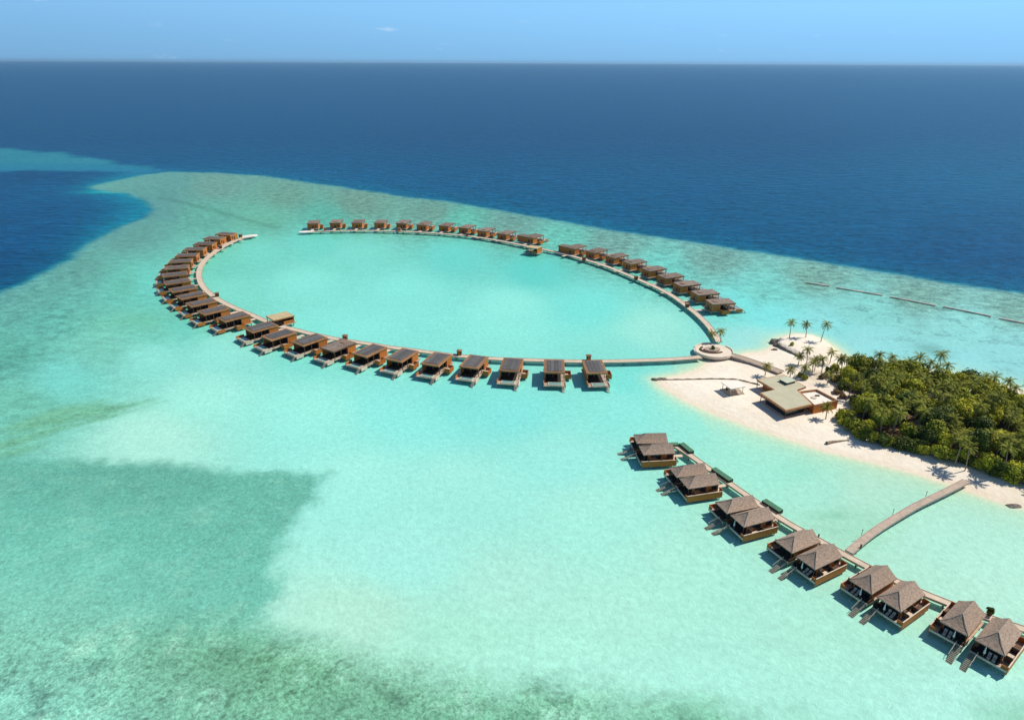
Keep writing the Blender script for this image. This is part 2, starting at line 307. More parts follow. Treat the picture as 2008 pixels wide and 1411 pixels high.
# sky light mirrored by the surface, taken off the colour of the water body (row of the photograph, r, g, b)
OFF = np.array([(340, 0.0202, 0.0465, 0.1156), (420, 0.0226, 0.048, 0.1081), (480, 0.013, 0.0277, 0.0728), (560, 0.0136, 0.0285, 0.0597), (640, 0.01, 0.0194, 0.0419), (720, 0.0145, 0.0535, 0.0546), (800, 0.0136, 0.0439, 0.0494), (950, 0.0264, 0.0681, 0.0555), (1100, 0.0256, 0.0576, 0.041), (1250, 0.0241, 0.064, 0.0539), (1400, 0.0031, 0.0226, 0.0058)], float)
OFFD = np.array([(270, 0.0841, 0.0739, 0.1126), (350, 0.0688, 0.0438, 0.0653), (440, 0.0352, 0.0396, 0.0603), (500, 0.0729, 0.0481, 0.0696)], float)
def build_water():
    def axis(lo, hi, st, far, g=1.12):
        a = list(np.arange(lo, hi + .1, st)); s = st; x = a[-1]; up = []
        while x < far: s *= g; x += s; up.append(x)
        s = st; x = a[0]; dn = []
        while x > -far * .9: s *= g; x -= s; dn.append(x)
        return np.array(dn[::-1] + a + up)
    xs = axis(-780, 820, 3.0, 60000); ys = axis(60, 1130, 2.5, 60000)
    xs = np.unique(np.round(np.r_[xs, np.arange(-160, 150, 1.2)], 3)); xs = xs[np.r_[True, np.diff(xs) > .35]]
    ys = np.unique(np.round(np.r_[ys, np.arange(60, 210, 1.1)], 3)); ys = ys[np.r_[True, np.diff(ys) > .35]]
    ys = ys[ys > -4000]
    X, Y = np.meshgrid(xs, ys); X = X.ravel(); Y = Y.ravel(); n = len(X)
    near = (Y > 30) & (np.abs(X) < 2500) & (Y < 3000)
    px, py = proj(X, np.maximum(Y, 30.0))
    py = np.clip(py, 0, 1600); px = np.clip(px, -500, 2500)
    def idw(cp, chan):
        c = np.array(cp, float); num = np.zeros((n, chan)); den = np.zeros(n)
        vals = np.c_[lin(c[:, 2:5]), c[:, 5:]] if c.shape[1] > 5 else lin(c[:, 2:5])
        for i in range(len(c)):
            w = 1.0 / (((px - c[i, 0]) ** 2 + (1.7 * (py - c[i, 1])) ** 2 + 250.0) ** 1.7)
            num += w[:, None] * vals[i]; den += w
        return num / den[:, None]
    S = idw(CP, 5); D = idw(CPD, 3)
    col = S[:, :3].copy(); reef = S[:, 3].copy(); spot = S[:, 4].copy()
    nz = fbm(X, Y, 26, 4, 3); nz2 = fbm(X, Y, 9, 4, 11); nz3 = fbm(X, Y, 70, 4, 21)
    col *= (1 + .10 * nz3 + .06 * nz)[:, None]
    # algae streaks and the seagrass bed in the foreground
    s = sdf(X, Y, STREAK); sa, sb = P(0, 866), P(290, 788); an = math.atan2(sb[1] - sa[1], sb[0] - sa[0]); U = X * math.cos(an) + Y * math.sin(an); V = -X * math.sin(an) + Y * math.cos(an)
    st = fbm(U / 7, V, 3.2, 4, 51); k = sm(-6, 7, s + 8 * nz + 9 * st) * (.45 + 2.2 * np.clip(st + .12, 0, .45))
    k = np.clip(k, 0, 1)[:, None]; col = col * (1 - k) + k * lin((120, 190, 160)); reef = np.maximum(reef, k[:, 0] * .4)
    s = sdf(X, Y, SEAGRASS); low = sm(1150, 1330, py)
    nz4 = fbm(X, Y, 3.6, 3, 77)
    k = sm(-4.0 - 2 * low, 4.0 + 5 * low, s + (3.2 + 7 * low) * nz + (2.5 + 4 * low) * nz2 + 6 * nz4)
    top = lin((110, 186, 168)); mid = lin((120, 200, 180)); bot = lin((120, 184, 150)); left = lin((140, 212, 192))
    a = sm(900, 1120, py)[:, None]; b = sm(1170, 1300, py)[:, None]; c = (sm(560, 40, px) * sm(1020, 1260, py) * .8)[:, None]
    bed = top * (1 - a) + mid * a; bed = bed * (1 - b) + bot * b; bed = bed * (1 - c) + left * c
    bed = bed * (1 + .30 * nz2 * (.3 + low) + .18 * nz)[:, None]; bedm = k.copy()
    gap = (np.clip(nz4 * 2.2 + nz2 * 1.6 - .12, 0, .75) * (.25 + .75 * low))[:, None]; bed = bed * (1 - gap) + lin((168, 226, 202)) * gap
    kk = np.clip(k * .96, 0, 1)[:, None]; col = col * (1 - kk) + bed * kk; reef = reef * (1 - k) + k * (.30 + .30 * low); spot = spot * (1 - k) + k * (.12 + .5 * low)
    # bottom right: scattered weed
    k = (sm(1330, 1420, py) * sm(1150, 1350, px) * np.clip(nz * 2.2 + .3, 0, .8))[:, None]; col = col * (1 - k) + lin((120, 190, 155)) * k
    # shallows of the beach
    si = sdf(X, Y, ISLAND); dist = np.maximum(-si + 1.5 * nz2, 0)
    north = (Y > P(1600, 705)[1]) | (X < P(1330, 740)[0])
    wid = np.where(north, .55, 1.0)
    k = (np.exp(-(dist / (9 * wid)) ** 1.5) * .85)[:, None]; col = col * (1 - k) + lin((196, 234, 204)) * k
    k = (np.exp(-(dist / 2.2) ** 1.6))[:, None]; col = col * (1 - k) + lin((228, 236, 208)) * k
    k1 = np.exp(-dist / 25); reef *= 1 - k1; spot *= 1 - k1
    # a channel mark across the reef and a dark coral head off the beach
    ch = PL([(315, 388), (380, 402), (440, 418), (500, 436), (545, 446)]); d = np.full(n, 1e9)
    for (ax, ay), (bx, by) in zip(ch[:-1], ch[1:]):
        ex, ey = bx - ax, by - ay; t = np.clip(((X - ax) * ex + (Y - ay) * ey) / (ex * ex + ey * ey), 0, 1); d = np.minimum(d, np.hypot(X - ax - t * ex, Y - ay - t * ey))
    col *= (1 - .22 * np.exp(-(d / 3.5) ** 2))[:, None]
    hx, hy = P(1828, 687); k = (np.exp(-(((X - hx) / 6.5) ** 2 + ((Y - hy) / 9) ** 2) ** 1.5) * (.62 + .6 * nz2))[:, None]; col = col * (1 - k) + lin((112, 172, 166)) * k
    hx, hy = P(265, 628); k = (np.exp(-(((X - hx) / 22) ** 2 + ((Y - hy) / 16) ** 2)) * .5)[:, None]; col = col * (1 - k) + lin((112, 190, 160)) * k
    hx, hy = P(1640, 1024); k = (np.exp(-(((X - hx) / 7) ** 2 + ((Y - hy) / 4.5) ** 2) ** 1.3) * np.clip(.45 + 1.5 * nz2, 0, .8))[:, None]; col = col * (1 - k) + lin((128, 202, 172)) * k
    # reef edge: the floor drops away into deep blue
    sr = sdf(X, Y, REEF); e = sr + 9 * nz + 4 * nz2
    shallow = sm(-4, 7, e)
    rim = np.exp(-np.maximum(sr, 0) / 10)[:, None] * .35
    col = col * (1 - rim) + lin((92, 152, 172)) * rim
    deep = D.copy(); sin_ = sdf(X, Y, INLET); ini = sm(-6, 6, sin_)[:, None]
    lag = lin((14, 96, 140)) * (1 - sm(380, 540, py)[:, None]) + lin((12, 92, 138)) * sm(380, 540, py)[:, None]
    lag = lag * (1 + .3 * nz3)[:, None]
    deep = deep * (1 - ini) + lag * ini
    k = (np.exp(-np.maximum(-sr, 0) / 26) * (.25 + .62 * ini[:, 0] * sm(100, 250, px)))[:, None]; deep = deep * (1 - k) + lin((22, 152, 178)) * k
    hx, hy = P(225, 376); k = (np.exp(-(((X - hx) / 30) ** 2 + ((Y - hy) / 11) ** 2) ** 1.2) * .75)[:, None]; deep = deep * (1 - k) + lin((96, 186, 192)) * k
    col = deep * (1 - shallow[:, None]) + col * shallow[:, None]
    ss = sm(-12, 16, sdf(X, Y, STRIP) + 30 * nz + 40 * nz3)[:, None] * .9 * (1 + .25 * nz)[:, None]
    sc = lin((66, 140, 166)) * (1 - sm(316, 334, py)[:, None]) + lin((24, 130, 168)) * sm(316, 334, py)[:, None]
    col = col * (1 - ss * (1 - shallow[:, None])) + sc * ss * (1 - shallow[:, None])
    deepm = np.clip((1 - shallow) * (1 - ss[:, 0] * .7), 0, 1)
    far = ~near; col[far] = D[far]; deepm[far] = 1; reef[far] = 0; spot[far] = 0
    inl = bedm; inl[far] = 0
    for i in range(3):
        off = np.interp(py, OFF[:, 0], OFF[:, 1 + i]) * (1 - deepm) + np.interp(py, OFFD[:, 0], OFFD[:, 1 + i]) * deepm
        col[:, i] -= np.where(far, OFFD[0, 1 + i], off)
    col = np.clip(col / KE, .002, .85)
    nx, ny = len(xs), len(ys)
    me = bpy.data.meshes.new('water')
    me.vertices.add(n); co = np.zeros((n, 3), np.float32); co[:, 0] = X; co[:, 1] = Y; me.vertices.foreach_set('co', co.ravel())
    i = np.arange(ny - 1)[:, None] * nx + np.arange(nx - 1)[None, :]; i = i.ravel()
    q = np.c_[i, i + 1, i + nx + 1, i + nx].astype(np.int32)
    me.loops.add(q.size); me.loops.foreach_set('vertex_index', q.ravel())
    me.polygons.add(len(q)); me.polygons.foreach_set('loop_start', np.arange(0, q.size, 4, dtype=np.int32)); me.polygons.foreach_set('loop_total', np.full(len(q), 4, np.int32))
    me.update()
    a = me.attributes.new('col', 'FLOAT_COLOR', 'POINT'); a.data.foreach_set('color', np.c_[col, np.ones(n)].astype(np.float32).ravel())
    a = me.attributes.new('mask', 'FLOAT_COLOR', 'POINT'); a.data.foreach_set('color', np.c_[reef, spot, deepm, inl].astype(np.float32).ravel())
    m = bpy.data.materials.new('sea_water'); m.use_nodes = True; t = m.node_tree; b = t.nodes['Principled BSDF']; L = t.links.new
    ac = N(t, 'ShaderNodeAttribute', attribute_name='col'); am = N(t, 'ShaderNodeAttribute', attribute_name='mask'); sx = N(t, 'ShaderNodeSeparateColor'); L(am.outputs['Color'], sx.inputs[0])
    geo = N(t, 'ShaderNodeNewGeometry')
    def noise(scale, detail, rough=.6, st=(1, 1, 1), rot=0.0, dist=0.0):
        mp = N(t, 'ShaderNodeMapping'); mp.inputs['Scale'].default_value = st; mp.inputs['Rotation'].default_value = (0, 0, rot); L(geo.outputs['Position'], mp.inputs[0])
        nn = N(t, 'ShaderNodeTexNoise'); nn.inputs['Scale'].default_value = scale; nn.inputs['Detail'].default_value = detail; nn.inputs['Roughness'].default_value = rough; nn.inputs['Distortion'].default_value = dist
        L(mp.outputs[0], nn.inputs['Vector']); return nn.outputs[0]
    def ma(op, a, b):
        k = N(t, 'ShaderNodeMath', operation=op)
        for i, v in enumerate((a, b)):
            if isinstance(v, (int, float)): k.inputs[i].default_value = v
            else: L(v, k.inputs[i])
        return k.outputs[0]
    def mr(v, a, b, c=0, d=1):
        k = N(t, 'ShaderNodeMapRange'); L(v, k.inputs[0])
        for i, x in enumerate((a, b, c, d)): k.inputs[i + 1].default_value = x
        return k.outputs[0]
    n1 = noise(.15, 8, .74, (1, 1.3, 1), .3, .3); n2 = noise(1.0, 5, .74, dist=.7)
    mot = ma('ADD', ma('MULTIPLY', mr(n1, .36, .64, -1, 1), mr(am.outputs['Alpha'], 0, 1, .66, .26)), ma('MULTIPLY', mr(n2, .36, .64, -1, 1), mr(am.outputs['Alpha'], 0, 1, .55, .78)))
    f = ma('ADD', 1.0, ma('MULTIPLY', ma('MULTIPLY', mot, sx.outputs[0]), .85))
    n3 = noise(.11, 4, .55, dist=.6); n4 = noise(.6, 3, .6)
    sp = ma('MULTIPLY', mr(ma('ADD', ma('MULTIPLY', n3, .62), ma('MULTIPLY', n4, .38)), .535, .60), sx.outputs[1])
    f = ma('MULTIPLY', f, ma('SUBTRACT', 1.0, ma('MULTIPLY', sp, .55)))
    fine = mr(noise(.55, 3, .6, dist=.5), .3, .7, .92, 1.08); f = ma('MULTIPLY', f, fine)
    wv = noise(.03, 8, .72, (1, 3.2, 1), -.2, .4); f = ma('MULTIPLY', f, ma('ADD', 1.0, ma('MULTIPLY', mr(wv, .34, .66, -1, 1), ma('MULTIPLY', sx.outputs[2], .2))))
    vs = N(t, 'ShaderNodeVectorMath', operation='SCALE'); L(ac.outputs['Color'], vs.inputs[0]); L(f, vs.inputs['Scale']); L(vs.outputs[0], b.inputs['Base Color'])
    # ripples: short wavelets over the flats, longer wind waves on the open sea
    h1 = noise(.62, 4, .6, (1, 1.25, 1), .5, .7); h2 = noise(.055, 7, .62, (1, 2.4, 1), -.25, .3)
    deepv = sx.outputs[2]
    b1 = N(t, 'ShaderNodeBump'); b1.inputs['Strength'].default_value = 1; b1.inputs['Distance'].default_value = .17; L(h1, b1.inputs['Height'])
    b2 = N(t, 'ShaderNodeBump'); b2.inputs['Distance'].default_value = 3.0; L(h2, b2.inputs['Height']); L(mr(deepv, 0, 1, .05, 1), b2.inputs['Strength']); L(b1.outputs[0], b2.inputs['Normal'])
    L(b2.outputs[0], b.inputs['Normal'])
    L(mr(deepv, 0, 1, .32, .30), b.inputs['Roughness']); b.inputs['IOR'].default_value = 1.33
    L(mr(deepv, 0, 1, .15, .035), b.inputs['Specular IOR Level'])
    me.materials.append(m)
    o = bpy.data.objects.new('water', me); COL.objects.link(o); tag(o, 'turquoise lagoon shoaling over the reef and dropping into deep blue ocean', 'sea', kind='structure')
    return o
build_water()

# ------------------------------------------------------------------ sea air
hz_o = MB().box(-61000, 61000, -8000, 61500, -3.2, 150).build('haze', mat('sea_haze', (1, 1, 1)))
hm = hz_o.data.materials[0].node_tree; hm.nodes.remove(hm.nodes['Principled BSDF'])
pv = N(hm, 'ShaderNodeVolumePrincipled'); pv.inputs['Color'].default_value = (.44, .72, 1, 1); pv.inputs['Density'].default_value = HAZE; pv.inputs['Anisotropy'].default_value = .2
hm.links.new(pv.outputs[0], hm.nodes['Material Output'].inputs['Volume']); hz_o['kind'] = 'stuff'

# ------------------------------------------------------------------ beach (one sand sheet that dips under the water at its rim)
BEACH = {}
def build_beach():
    lo = ISLAND.min(0) - 6; hi = ISLAND.max(0) + 6; hi[0] = min(hi[0], 330)
    xs = np.arange(lo[0], hi[0], 1.0); ys = np.arange(lo[1], hi[1], 1.0)
    X, Y = np.meshgrid(xs, ys); sh = X.shape; X = X.ravel(); Y = Y.ravel()
    nz = fbm(X, Y, 8, 4, 5); s = sdf(X, Y, ISLAND) + 1.6 * nz
    tr = sdf(X, Y, TERRACE); fo = sdf(X, Y, FOREST) + 4 * fbm(X, Y, 6, 3, 9)
    z = np.clip(s * .075, -.35, .85) + sm(-.3, .5, tr) * 1.1 + .12 * fbm(X, Y, 5, 3, 2) * sm(1, 6, s)
    BEACH['f'] = (xs, ys, z.reshape(sh))
    keep = s > -4.5
    sand = np.array([.90, .81, .69]); wet = np.array([.82, .71, .56]); soil = np.array([.20, .13, .08])
    k = (sm(5, .8, s) * .75)[:, None]; c = sand * (1 - k) + wet * k
    k = (np.clip(fbm(X, Y, 11, 4, 41) * 2.4 + .15, 0, .6))[:, None]; c = c * (1 - k) + wet * k
    c *= (1 + .08 * fbm(X, Y, 14, 4, 31) + .05 * fbm(X, Y, 3, 3, 33))[:, None]
    k = sm(.5, 5, fo)[:, None]; c = c * (1 - k) + soil * (1 + 1.2 * fbm(X, Y, 3, 3, 12))[:, None] * k
    bx, by = P(1625, 745); k = (np.exp(-(((X - bx) / 14) ** 2 + ((Y - by) / 12) ** 2)) * np.clip(.35 + 1.6 * nz, 0, .8))[:, None]; c = c * (1 - k) + np.array([.42, .28, .16]) * k
    idx = -np.ones(len(X), int); ny, nx = sh
    i = (np.arange(ny - 1)[:, None] * nx + np.arange(nx - 1)[None, :]).ravel()
    q = np.c_[i, i + 1, i + nx + 1, i + nx]; q = q[keep[q].all(1)]
    used = np.unique(q); idx[used] = np.arange(len(used))
    me = bpy.data.meshes.new('beach'); me.from_pydata(np.c_[X, Y, z][used].tolist(), [], idx[q].tolist())
    a = me.attributes.new('col', 'FLOAT_COLOR', 'POINT'); a.data.foreach_set('color', np.c_[c[used], np.ones(len(used))].astype(np.float32).ravel())
    me.polygons.foreach_set('use_smooth', np.ones(len(me.polygons), bool))
    m = bpy.data.materials.new('coral_sand'); m.use_nodes = True; t = m.node_tree; b = t.nodes['Principled BSDF']
    ac = N(t, 'ShaderNodeAttribute', attribute_name='col'); geo = N(t, 'ShaderNodeNewGeometry')
    nn = N(t, 'ShaderNodeTexNoise'); nn.inputs['Scale'].default_value = .5; nn.inputs['Detail'].default_value = 6; t.links.new(geo.outputs['Position'], nn.inputs['Vector'])
    mr = N(t, 'ShaderNodeMapRange'); mr.inputs[1].default_value = .3; mr.inputs[2].default_value = .7; mr.inputs[3].default_value = .95; mr.inputs[4].default_value = 1.03; t.links.new(nn.outputs[0], mr.inputs[0])
    vs = N(t, 'ShaderNodeVectorMath', operation='SCALE'); t.links.new(ac.outputs['Color'], vs.inputs[0]); t.links.new(mr.outputs[0], vs.inputs['Scale']); t.links.new(vs.outputs[0], b.inputs['Base Color'])
    bp = N(t, 'ShaderNodeBump'); bp.inputs['Distance'].default_value = .25; t.links.new(nn.outputs[0], bp.inputs['Height']); t.links.new(bp.outputs[0], b.inputs['Normal'])
    b.inputs['Roughness'].default_value = .95; b.inputs['Specular IOR Level'].default_value = .1
    me.materials.append(m); o = bpy.data.objects.new('beach', me); COL.objects.link(o)
    tag(o, 'white coral sand beach round the wooded island', 'beach', kind='structure')
build_beach()
def gz(x, y):
    xs, ys, z = BEACH['f']; i = int(np.clip(round(x - xs[0]), 0, len(xs) - 1)); j = int(np.clip(round(y - ys[0]), 0, len(ys) - 1))
    return float(z[j, i])

# ------------------------------------------------------------------ boardwalks
ZD = 1.8
def boardwalk(name, label, px, width, step=8.0, m='path', z=ZD, sm_=3, rails=True, landing=None, piles=True, closed_posts=True):
    p = resample(PL(px, z), 2.5, sm_); o = empty(name, (p[0][0], p[0][1], 0)); off = np.array(p[0])
    q = p - off
    path_strip(q, width, z - .22, z).build('deck', m, o)
    t = np.gradient(q, axis=0); t /= np.linalg.norm(t, axis=1)[:, None]; nn = np.c_[-t[:, 1], t[:, 0]]
    if rails:
        for s in (-1, 1):
            path_strip(q + nn * s * (width / 2 + .1), .16, z - .5, z + .12).build('edge_beam', 'jetty', o)
    if piles:
        nb = max(2, int(len(q) * 2.5 / step))
        for i in np.linspace(1, len(q) - 2, nb).astype(int):
            mb = MB()
            for s in (-1, 1):
                c = q[i] + nn[i] * s * (width / 2 - .35); mb.cyl(c[0], c[1], -2.2, z - .56, .19, n=6)
            a = q[i] + nn[i] * (width / 2); b = q[i] - nn[i] * (width / 2)
            mb.tube([(a[0], a[1], z - .42), (b[0], b[1], z - .42)], .15, 4)
            mb.build('trestle', 'pile', o)
    if landing is not None:
        c = np.array(P(*landing, z)) - off
        d = (q[0] - q[3]); ang = math.atan2(d[1], d[0])
        pts = []
        for k in range(20):
            a = 2 * PI * k / 20; x, y = 6.2 * math.cos(a), 3.0 * math.sin(a); pts.append((c[0] + x * math.cos(ang) - y * math.sin(ang), c[1] + x * math.sin(ang) + y * math.cos(ang)))
        MB().prism(pts, z - .5, z + .05).build('landing', 'whiteroof', o)
    tag(o, label, 'boardwalk')
    return p
ARM_A = [(497, 463), (473, 466), (455, 474), (437, 483), (419.5, 494.6), (405.5, 505.6), (395.5, 517.5), (390.6, 529.5), (390, 541.4), (393.5, 554.4), (401.5, 566.3), (415.5, 578.3), (431.4, 589.2), (451.3, 599.2), (471.2, 608.2), (493, 616.5),
         (520, 629), (545.6, 638), (577.5, 645.5), (605.4, 653), (643, 661), (669, 666), (699, 670), (729, 674.7), (769, 681), (818, 687), (848, 691), (888, 696.5), (915, 698.6), (967, 703), (1009, 704.4), (1061.5, 706), (1124, 708), (1187, 708), (1218, 707.4), (1259, 706.5), (1319, 704), (1359, 701), (1374, 699)]
ARM_B = [(601, 454.5), (639.7, 453), (679.5, 452), (729, 452), (779, 453), (829, 455.4), (869, 458), (908.6, 461.4), (948, 466.5), (990, 473.5), (1027, 481), (1072, 490), (1109, 498), (1139, 506.5), (1169, 515), (1199, 525.5), (1229, 537.6), (1259, 550.6), (1289, 563.5), (1319, 579.5), (1345, 598.4), (1368.8, 617.3), (1386.7, 635), (1402.6, 655), (1410, 670)]
pA = boardwalk('ring_boardwalk', 'long curved boardwalk along the left and near side of the ring lagoon', ARM_A, 2.9, landing=(489, 462.5))
pB = boardwalk('ring_boardwalk', 'curved boardwalk along the far and right side of the ring lagoon', ARM_B, 2.7, landing=(602, 454))
FW = [(1322, 872), (1345, 885), (1400, 925), (1450, 960), (1500, 995), (1545, 1025), (1600, 1055), (1650, 1083), (1700, 1110), (1760, 1140), (1830, 1170), (1900, 1197), (1960, 1217), (2008, 1232), (2060, 1250), (2140, 1279)]
pF = boardwalk('villa_boardwalk', 'straight pale boardwalk behind the row of thatched water villas', FW, 1.9, step=6)
boardwalk('beach_jetty', 'grey timber jetty from the wooded beach out to the thatched villas', [(1895, 942), (1850, 965), (1795, 991), (1760, 1012), (1731, 1029), (1700, 1051), (1665, 1081)], 1.8, 6, 'jetty', 1.72)
boardwalk('foot_bridge', 'short wide boardwalk ramp from the round platform to the sand', [(1431, 694), (1455, 701), (1490, 713), (1532, 729)], 3.6, 7, 'deck', 1.75)

LP0 = None
for (a, b, lab) in [(1690, 1046, 'thin lamp post on the beach jetty nearest the thatched villas'), (1751, 1006, 'thin lamp post halfway along the beach jetty'), (1816, 971, 'thin lamp post on the beach jetty nearest the shore'), (1688, 1072, 'dark squat bollard where the beach jetty meets the villa boardwalk'), (1605, 1052, 'pale square bollard on the villa boardwalk beside the fourth thatched pair')]:
    x, y = P(a, b, ZD); squat = 'bollard' in lab
    o = empty('bollard' if squat else 'lamp_post', (x, y, ZD - .3))
    MB().cyl(0, 0, -.2, 1.0 if squat else 1.5, .22 if squat else .07, n=8).build('post', 'darkwood' if 'dark' in lab else 'pile', o); MB().cyl(0, 0, 1.0 if squat else 1.5, 1.15 if squat else 1.75, .26 if squat else .13, n=8).build('cap', 'darkgreen', o)
    tag(o, lab, 'bollard' if squat else 'lamp post', 'posts on the jetty')
# round platform where the two arms of the ring meet
def hub():
    c = P(1399, 687.5, ZD); o = empty('round_platform', (c[0], c[1], 0))
    ring = [(8.6 * math.cos(2 * PI * k / 40), 8.6 * math.sin(2 * PI * k / 40)) for k in range(40)]
    MB().prism(ring, ZD - .7, ZD + .1).build('base', 'cream', o)
    MB().prism([(a * .9, b * .9) for a, b in ring], ZD + .1, ZD + .2).build('sand_top', 'platform', o)
    for ks in (range(9, 18), range(21, 34), range(37, 45)):
        q = [ring[k % 40] for k in ks]
        MB().prism(q + [(a * .955, b * .955) for a, b in reversed(q)], ZD + .1, ZD + .6).build('parapet', 'platform', o)
    pr = [(-.5 + 3.6 * math.cos(2 * PI * k / 24), .6 + 2.6 * math.sin(2 * PI * k / 24)) for k in range(24)]
    MB().prism(pr, ZD + .2, ZD + .8).build('planter', 'deck', o)
    b = MB()
    for k in range(3, 15):
        a0, a1 = 2 * PI * k / 24 + PI * .5, 2 * PI * (k + 1) / 24 + PI * .5
        b.prism([(-.5 + r * 1.25 * math.cos(a), .6 + r * math.sin(a)) for r, a in ((3.7, a0), (3.7, a1), (4.4, a1), (4.4, a0))], ZD + .2, ZD + .65)
    b.build('bench', 'darkwood', o)
    for k in range(10):
        a = 2 * PI * k / 10 + .2; MB().cyl(7.7 * math.cos(a), 7.7 * math.sin(a), -2, ZD - .7, .3, n=8).build('pile', 'pile', o)
    tag(o, 'round white platform with planter where both ring boardwalks meet', 'platform')
    return c
HUB = hub()

# ------------------------------------------------------------------ ring villas (flat roofs)
def box_villa(solar=True, mirror=False, wide=False, skirt='wood', link=5.0, strips=4):
    s = -1 if mirror else 1
    o = empty('water_villa'); z = ZD
    def bx(mb, x0, x1, y0, y1, z0, z1): return mb.box(s * x0, s * x1, y0, y1, z0, z1)
    d = MB(); bx(d, -4.4, 4.4, 0, 18.4, z - .3, z)
    if wide: bx(d, 4.4, 10.6, 0, 7, z - .3, z)
    d.build('deck', 'deck', o)
    w = MB(); bx(w, -3.9, 3.9, 1, 5.6, z, 5.15); bx(w, .5, 3.9, 5.6, 10, z, 5.15); bx(w, 3.6, 3.9, 10, 13.4, z, 5.15)
    if wide: bx(w, 3.9, 10.2, 1, 6.2, z, 5.15)
    w.build('wall', 'wood', o)
    g = MB(); bx(g, .42, .5, 5.8, 9.8, z + .1, 4.6); bx(g, .7, 3.5, 10, 10.08, z + .1, 4.6); g.build('sliding_window', 'glass', o)
    g = MB(); bx(g, -3.3, .2, 5.6, 5.68, z + .1, 4.5); g.build('sliding_window', 'glass', o)
    dr = MB(); bx(dr, -.7, .7, .93, 1.0, z, 4.1); dr.build('door', 'darkwood', o)
    wn = MB(); bx(wn, -2.9, -1.5, .94, 1.0, 2.9, 4.3); wn.build('window', 'glass', o)
    for (px_, py_) in ((-3.95, 13.2), (-3.95, 9.6)):
        pp = MB(); bx(pp, px_ - .12, px_ + .12, py_ - .12, py_ + .12, z, 5.15); pp.build('post', 'darkwood', o)
    r = MB(); bx(r, -4.2, 4.3, .8, 14, 5.15, 5.72)
    if wide: bx(r, 4.3, 10.8, .8, 7, 5.15, 5.70)
    vf = MB(); bx(vf, -2.7, 3.6, 5.7, 14.7, z, z + .03); vf.build('veranda_shade_floor', 'veranda_shade', o)  # thin dark sheet, roof shade painted onto the deck
    ro = r.build('roof', 'copper' if solar else 'roof', o)
    rc = MB(); bx(rc, -3.95, 4.05, 1.05, 13.75, 5.72, 5.76)
    if wide: bx(rc, 4.4, 10.5, 1.05, 6.75, 5.70, 5.74)
    rc.build('roof_covering', 'roof' if solar else 'shingle', ro)
    if solar:
        for k in range(strips):
            x = -.04 - strips * .74 + k * 1.52
            pn = MB()
            for j in range(6):
                bx(pn, x, x + 1.42, 1.7 + j * 1.85, 1.7 + j * 1.85 + 1.76, 5.84, 5.92)
            pn.build('solar_panel', 'solar', ro)
    else:
        pn = MB(); bx(pn, -1.2, 1.6, 3.2, 5.0, 5.76, 6.0); pn.build('roof_hatch', 'roof', ro)
    an = MB(); bx(an, -6.9, -4.4, 5.4, 9.6, .9, 1.05); bx(an, -6.9, -6.75, 5.4, 9.6, 1.05, 2.9); bx(an, -6.75, -4.4, 9.45, 9.6, 1.05, 2.9); bx(an, -6.75, -4.4, 5.4, 5.55, 1.05, 2.9)
    ano = an.build('bath_annex', 'wood', o)
    fl = MB(); bx(fl, -6.75, -4.4, 5.55, 9.45, 1.6, 1.75); fl.build('annex_floor', 'cream', ano)
    lw = MB(); bx(lw, 4.1, 4.4, 14.3, 18.1, z, z + .95); lw.build('deck_wall', 'wood', o)
    sk = MB(); bx(sk, -4.58, -4.4, 14.4, 18.0, .7, z + .45); sk.build('deck_screen', skirt, o)
    pl = MB(); bx(pl, -2.9, 2.6, 15.3, 15.55, z, z + .3); bx(pl, -2.9, 2.6, 17.75, 18.0, z, z + .3); bx(pl, -2.9, -2.65, 15.55, 17.75, z, z + .3); bx(pl, 2.35, 2.6, 15.55, 17.75, z, z + .3)
    plo = pl.build('plunge_pool', 'cream', o)
    pw = MB(); bx(pw, -2.65, 2.35, 15.55, 17.75, z + .02, z + .2); pw.build('pool_water', 'pool', plo)
    st = MB()
    for k in range(6): bx(st, -4.2, -3.0, 18.4 + k * .42, 18.85 + k * .42, z - .45 - k * .33, z - .3 - k * .33)
    st.build('stairs', 'jetty', o)
    br = MB(); bx(br, -1.0, 1.0, -link, 0, z - .27, z - .05); br.build('link_bridge', 'path', o)
    for y in (1, 6.5, 12, 17.6):
        for x in (-3.7, 3.7):
            MB().cyl(x, y, -2, z - .3, .2, n=6).build('pile', 'pile', o)
    return o

GR = 'flat roofed water villas round the ring lagoon'
PROTO = {}
def villa(key, loc, ang, label, **kw):
    if key not in PROTO:
        o = PROTO[key] = box_villa(**kw)
    else:
        o = copy_tree(PROTO[key])
    o.location = (loc[0], loc[1], 0); o.rotation_euler = (0, 0, R(ang) - PI / 2)
    tag(o, label, 'villa', GR)
    return o
ORD = ['first', 'second', 'third', 'fourth', 'fifth', 'sixth', 'seventh', 'eighth', 'ninth', 'tenth', 'eleventh', 'twelfth', 'thirteenth', 'fourteenth', 'fifteenth']
